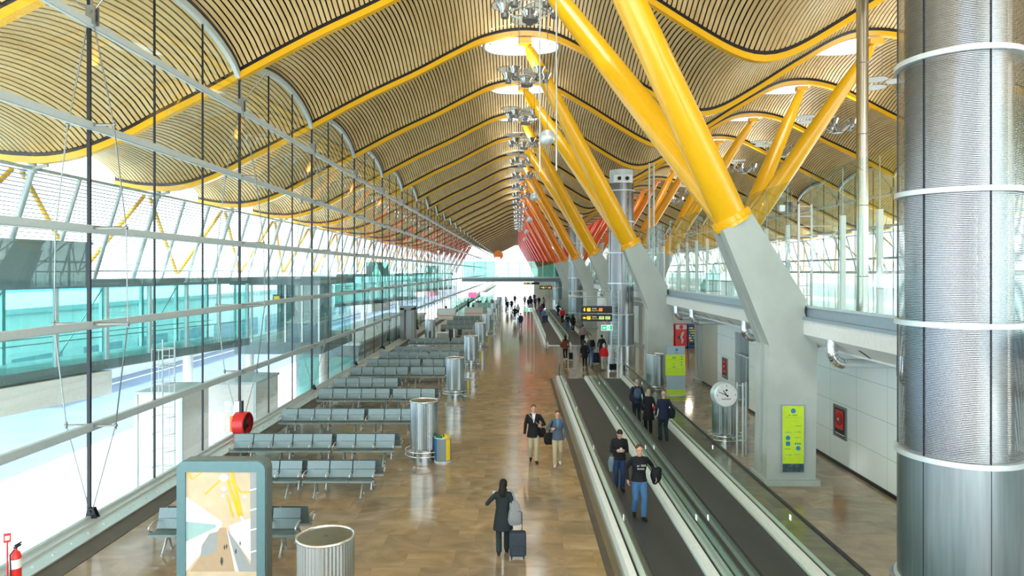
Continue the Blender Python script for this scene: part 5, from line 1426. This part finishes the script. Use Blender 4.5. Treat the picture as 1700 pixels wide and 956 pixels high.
def suitcase(loc, rz, lab, m, h=.55, w_=.36, d_=.22, handle=.42, tilt=0):
    t = thing('suitcase', lab, 'suitcase', loc, rz); t.rotation_euler = (tilt, 0, rz)
    bm = bmesh.new(); bmesh.ops.create_cube(bm, size=1); bmesh.ops.scale(bm, vec=(w_, d_, h), verts=bm.verts); bmesh.ops.translate(bm, vec=(0, 0, h/2+.07), verts=bm.verts)
    bmesh.ops.bevel(bm, geom=bm.edges[:], offset=.05, segments=4, affect='EDGES', profile=.5); me = bpy.data.meshes.new('case'); bm.to_mesh(me); bm.free(); me.materials.append(m)
    me.polygons.foreach_set('use_smooth', [True]*len(me.polygons)); o = bpy.data.objects.new('case', me); COL.objects.link(o); o.parent = t
    MB().box(-w_*.36, w_*.36, -d_/2-.025, -d_/2+.01, .12, h*.62).build('front_pocket', m, o)
    H_ = MB().path([(-.10, d_*.3, h), (-.10, d_*.3, h+.07+handle), (.10, d_*.3, h+.07+handle), (.10, d_*.3, h)], .009, 6); H_.build('telescopic_handle', M['darksteel'], t, 60)
    for sx in (-1, 1):
        MB().lathe([(.032, -.012), (.032, .012)], (sx*(w_*.36), -d_*.2, .034), 14, (1, 0, 0)).build('wheel', M['rubber'], t); MB().box(sx*w_*.36-.02, sx*w_*.36+.02, -d_*.3, -d_*.1, .04, .10).build('wheel_housing', M['black'], t)
    return t
suitcase((-.01, 14.52, 0), .05, 'dark upright suitcase rolling beside the woman in the coat', sl_, h=.50, w_=.36, d_=.24, handle=.40)

# two men walking towards the camera
FW = PI
m1, Ra, _ = person((.50, 21.9, 0), FW, 1.84, 'man in a black blazer and khaki trousers walking towards the camera', ((.16, 0), (-.14, .03)), ((.03, .20, -.24), (.08, .02, -.53)), K['black'], K['khaki'], K['shoe'], HBR, .010, coat=.16, shirt=K['white'], shoulder=1.05)
q_ = lambda *v: local(m1, v)
bag_mesh('shoulder_bag', 'dark bag hanging at the hip of the man in the black blazer', 'bag', q_(-.25, -.06, .92), FW, (.30, .12, .30), BLK, [q_(-.24, -.02, 1.06), q_(-.14, .12, 1.22), q_(.0, .145, 1.36), q_(.13, .08, 1.50), q_(.17, .0, 1.525), q_(.06, -.13, 1.44), q_(-.20, -.13, 1.08)], gb)
m2, Rb, _ = person((1.24, 21.5, 0), FW, 1.73, 'man in a grey-blue jacket and khaki trousers with a messenger bag', ((-.14, .03), (.15, 0)), ((.07, .03, -.50), (.02, .16, -.20)), K['greyb'], K['khaki'], K['wshoe'], HBR, .010, coat=.10, shirt=K['bshirt'])
q_ = lambda *v: local(m2, v)
bag_mesh('messenger_bag', 'black messenger bag carried by the man in the grey-blue jacket', 'bag', q_(.27, .02, .84), FW+.3, (.34, .14, .36), BLK, [q_(.27, .06, 1.0), q_(.22, .13, 1.20), q_(.16, .09, 1.38), q_(.13, .0, 1.43), q_(.20, -.08, 1.20), q_(.27, -.05, 1.0)], BLK)
# two men on the left walkway
bz = .03
m3, Rc, _ = person((2.98, 16.85, bz), FW+.06, 1.82, 'man in a black sweatshirt and blue jeans on the left walkway', ((.12, 0), (-.14, .03)), ((.20, .00, -.40), (.10, .02, -.46)), K['black'], K['jeans'], K['shoe'], HBR, .010, coat=.04, lean=.05, shirt=None)
# printed chest lettering
gl = glyphs(8, .26, .05, K['lgrey'], m3, (0, .172, 1.325), 5); gl2 = glyphs(6, .18, .05, K['lgrey'], m3, (0, .172, 1.25), 9)
q_ = lambda *v: local(m3, v)
jk = thing('folded_jacket', 'black jacket hanging over the arm of the man in the sweatshirt', 'jacket', q_(-.42, .02, 1.10)); jm = MB(); jm.sphere((0, 0, -.06), .13, 14, 10, (1.1, .8, 1.5)); jm.sphere((.06, 0, .06), .09, 12, 8); jm.sphere((-.02, .03, -.2), .08, 12, 8, (1, .7, 1.3)); fuse(jm, 'cloth', BLK, jk, .012, 3)
m4, Rd, _ = person((2.80, 18.95, bz), FW, 1.74, 'man in black looking down at a phone behind the sweatshirt man', ((.03, 0), (-.05, 0)), ((-.08, .22, -.22), (-.08, .22, -.22)), K['black'], K['djeans'], K['shoe'], HB, .010, head=(0, 1.2), coat=.05, lean=.08)
q_ = lambda *v: local(m4, v); pc_ = (Rd[0][3]+Rd[1][3])/2
ph = thing('mobile_phone', 'small phone in the hands of the man looking down', 'phone', q_(pc_.x, pc_.y+.03, pc_.z+.02), FW); MB().box(-.03, .03, -.005, .005, -.06, .06).build('case', M['alulight'], ph); MB().box(-.026, .026, -.007, -.005, -.05, .05).build('screen', M['black'], ph)
sk = thing('folded_jacket', 'grey-blue jacket tied at the hip of the man with the phone', 'jacket', q_(.22, .0, .82), FW); jm = MB(); loft(jm, [((.0, 0, -.30), .05, .05), ((0, 0, -.05), .10, .11), ((-.03, 0, .12), .07, .10)], 16); fuse(jm, 'cloth', cmat('pale_denim', (.20, .27, .33)), sk, .012, 3)
# three people on the right walkway, seen from behind
m5, Re, _ = person((4.75, 27.3, bz), -.05, 1.76, 'man with a blue backpack riding away on the right walkway', ((.05, 0), (-.04, 0)), ((.07, .0, -.50), (.07, .0, -.50)), K['navy'], K['dkgreen'], K['shoe'], HG, .011, coat=.12, girth=1.1)
def backpack(p, lab, m, off=(0, -.22, 1.22), w_=.32, h_=.46):
    q = local(p, off); t = thing('backpack', lab, 'backpack', q, p.rotation_euler.z)
    b = MB(); b.sphere((0, 0, 0), 1, 18, 12, (w_/2, .12, h_/2)); b.sphere((0, .02, -h_*.15), 1, 14, 10, (w_/2*.98, .11, h_*.34)); fuse(b, 'pack', m, t, .012, 2)
    MB().sphere((0, -.09, -.07), 1, 14, 8, (w_*.34, .06, h_*.24)).build('front_pocket', m, t, 60)
    for sx in (-1, 1): MB().path([(sx*.10, .08, h_*.40), (sx*.13, .20, h_*.48), (sx*.15, .31, h_*.36), (sx*.15, .35, 0), (sx*.14, .22, -h_*.35), (sx*.11, .08, -h_*.4)], .018, 6).build('strap', m, t, 60)
    return t
backpack(m5, 'blue-grey backpack on the back of the man on the right walkway', cmat('blue_grey_nylon', (.05, .085, .13), .55))
m6, Rf, _ = person((4.88, 25.6, bz), -.05, 1.66, 'woman with fair hair and a long dark coat on the right walkway', ((.08, 0), (-.06, 0)), ((.06, .03, -.48), (.06, .02, -.48)), K['black'], K['black'], K['shoe'], HF, .011, female=True, coat=.38)
m7, Rg, _ = person((5.22, 24.5, bz), .05, 1.79, 'balding man in a dark suit with a bag on the right walkway', ((.10, 0), (-.10, .02)), ((.09, .02, -.50), (.10, .04, -.48)), K['navy'], K['dkgreen'], K['shoe'], HG, .011, coat=.14, girth=1.08)
q_ = lambda *v: local(m7, v)
bag_mesh('shoulder_bag', 'black shoulder bag on the right side of the balding man', 'bag', q_(.29, .0, .98), .1, (.26, .17, .36), BLK, [q_(.28, .05, 1.14), q_(.24, .06, 1.35), q_(.20, .0, 1.49), q_(.24, -.06, 1.35), q_(.28, -.05, 1.14)])
q_ = lambda *v: local(m6, v)
hb_ = bag_mesh('handbag', 'small red handbag between the woman and the balding man', 'bag', q_(.20, -.12, .98), 0, (.10, .10, .14), K['red'], None, None, False)

# group by the walkway entrance, middle distance
def mid(x, y, rz, h, lab, top, bot, hair, shoes=None, **k):
    z = .03 if (2.4 < x < 3.9 or 4.3 < x < 5.9) and (y < 38.6 or y > 56.2) and y < 108 else 0
    ph_ = random.random(); a = .12 if ph_ > .5 else -.12
    return person((x, y, z), rz, h, lab, ((a, 0 if a > 0 else .03), (-a, .03 if a > 0 else 0)), ((.07, .04, -.50), (.07, -.02, -.50)), top, bot, shoes or K['shoe'], hair, k.pop('voxel', .018), **k)[0]
p = mid(3.27, 47.2, 0, 1.68, 'woman in a brown jacket and black leggings with white shoes', K['brown'], K['black'], HL, K['wshoe'], female=True, coat=.14)
bag_mesh('shoulder_bag', 'brown bag at the hip of the woman in the brown jacket', 'bag', local(p, (-.24, -.05, .98)), .2, (.28, .14, .28), K['brown'])
suitcase((3.62, 46.8, 0), 0, 'slim dark trolley pulled by the woman in the brown jacket', BLK, h=.45, w_=.28, handle=.45)
mid(4.25, 43.5, -.1, 1.70, 'person in a long black coat stepping onto the right walkway', K['black'], K['black'], HB, coat=.25, girth=1.1)
p = mid(4.85, 45.6, 0, 1.80, 'man in a blue jacket and jeans with a black backpack', K['greyb'], K['jeans'], HG, coat=.06)
backpack(p, 'large black backpack on the man in jeans by the walkway entrance', BLK, (.08, -.22, 1.30), .36, .5)
suitcase((5.15, 45.0, 0), 0, 'dark blue upright suitcase beside the man in jeans', K['navy'], h=.66, w_=.42, handle=.3)
mid(5.28, 42.0, 0, 1.66, 'grey-haired woman in a red sweater and light trousers', K['red'], K['lgrey'], ('bob', cmat('white_hair', (.55, .54, .52))), female=True, girth=1.12)
suitcase((5.80, 41.8, 0), .4, 'low black case behind the woman in the red sweater', BLK, h=.36, w_=.44, handle=.4)
mid(5.75, 47.0, 0, 1.74, 'dark-haired man half hidden behind the woman in red', K['char'], K['char'], HB)
p = mid(5.25, 55.5, 0, 1.80, 'person in a grey-pink sweater entering the far right walkway', K['plaid'], K['black'], HB, girth=1.1)
mid(5.2, 80, 0, 1.78, 'person in a bright red jacket on the far right walkway', K['red'], K['black'], HB, girth=1.12, voxel=.025)
mid(5.05, 69.5, 0, 1.74, 'person in black with blue jeans on the far right walkway', K['black'], K['jeans'], HB, voxel=.022)
mid(5.55, 69.0, 0, 1.72, 'woman in a black coat with long hair on the far right walkway', K['black'], K['black'], HL, K['wshoe'], voxel=.022, female=True, coat=.2)
mid(2.95, 79, PI, 1.78, 'man in blue riding towards the camera on the far left walkway', K['bshirt'], K['djeans'], HB, voxel=.025)
mid(3.35, 80.5, PI, 1.70, 'person in grey behind the man in blue on the far left walkway', K['lgrey'], K['djeans'], HB, voxel=.025)
mid(.28, 72, 0, 1.72, 'woman in a dark coat walking away in the middle of the far aisle', K['navy'], K['jeans'], HB, voxel=.025, coat=.2, female=True)

# small figures near and beyond the footbridge: copies of five kinds
protos = []
for i, (tp_, bt__, hr, fem, coat_) in enumerate(((K['black'], K['djeans'], HB, False, .1), (K['white'], K['black'], HL, True, 0), (K['purple'], K['char'], HBR, False, .12), (K['navy'], K['navy'], HB, False, .2), (K['tan'], K['black'], HL, True, .1))):
    protos.append((tp_, bt__, hr, fem, coat_))
far = [(-.40, 84, PI, 1.78, 0, 'in black in the aisle, nearest of them'), (.0, 92, 0, 1.72, 1, 'in a white top left of the woman in the dark coat'),
       (-1.6, 104, 0, 1.74, 0, 'in black in the bright aisle left of centre'), (-1.0, 106, PI, 1.76, 3, 'in navy in the bright aisle beside the one in black'),
       (3.1, 92, PI, 1.74, 2, 'in purple on the far left walkway'), (3.5, 96, PI, 1.80, 0, 'in black behind the one in purple on the far walkway'),
       (5.4, 92, 0, 1.80, 3, 'in blue-black on the far right walkway past the red jacket'),
       (1.7, 112, 0, 1.78, 3, 'in navy under the right part of the footbridge'), (2.2, 114, PI, 1.74, 0, 'in black under the footbridge, second of the cluster'),
       (2.9, 116, 0, 1.80, 2, 'in purple under the footbridge, in the cluster'), (3.6, 118, PI, 1.72, 0, 'in black under the footbridge, right end of the cluster'),
       (4.3, 115, 0, 1.78, 4, 'in beige under the footbridge at the right'), (1.2, 122, 0, 1.76, 4, 'in beige just beyond the footbridge'), (-.6, 126, PI, 1.74, 0, 'in black beyond the footbridge in the light'),
       (-2.2, 124, 0, 1.74, 1, 'in white beyond the footbridge at the left'), (2.3, 128, 0, 1.78, 3, 'in navy far beyond the footbridge'), (3.2, 134, PI, 1.76, 0, 'in black far beyond the footbridge'),
       (-5.0, 109, 0, 1.74, 2, 'in purple by the far shop signs'), (-6.3, 107, PI, 1.76, 0, 'in black by the far shop signs'), (-4.2, 111, PI, 1.70, 3, 'in navy by the far shop signs'), (-7.6, 104, 0, 1.72, 0, 'in black near the far frosted partition')]
made = {}
for (x, y, rz, h, k, lab) in far:
    if k not in made:
        tp_, bt__, hr, fem, coat_ = protos[k]; made[k] = person((x, y, 0), rz, h, 'small figure ' + lab, ((.13, 0), (-.13, .03)), ((.07, .04, -.50), (.07, -.02, -.50)), tp_, bt__, K['shoe'], hr, .03, female=fem, coat=coat_)[0]; o = made[k]
    else: o = copy_tree(made[k], (x, y, 0), rz, 'small figure ' + lab)
    if (2.4 < x < 3.9 or 4.3 < x < 5.9) and y < 108: o.location.z = .03
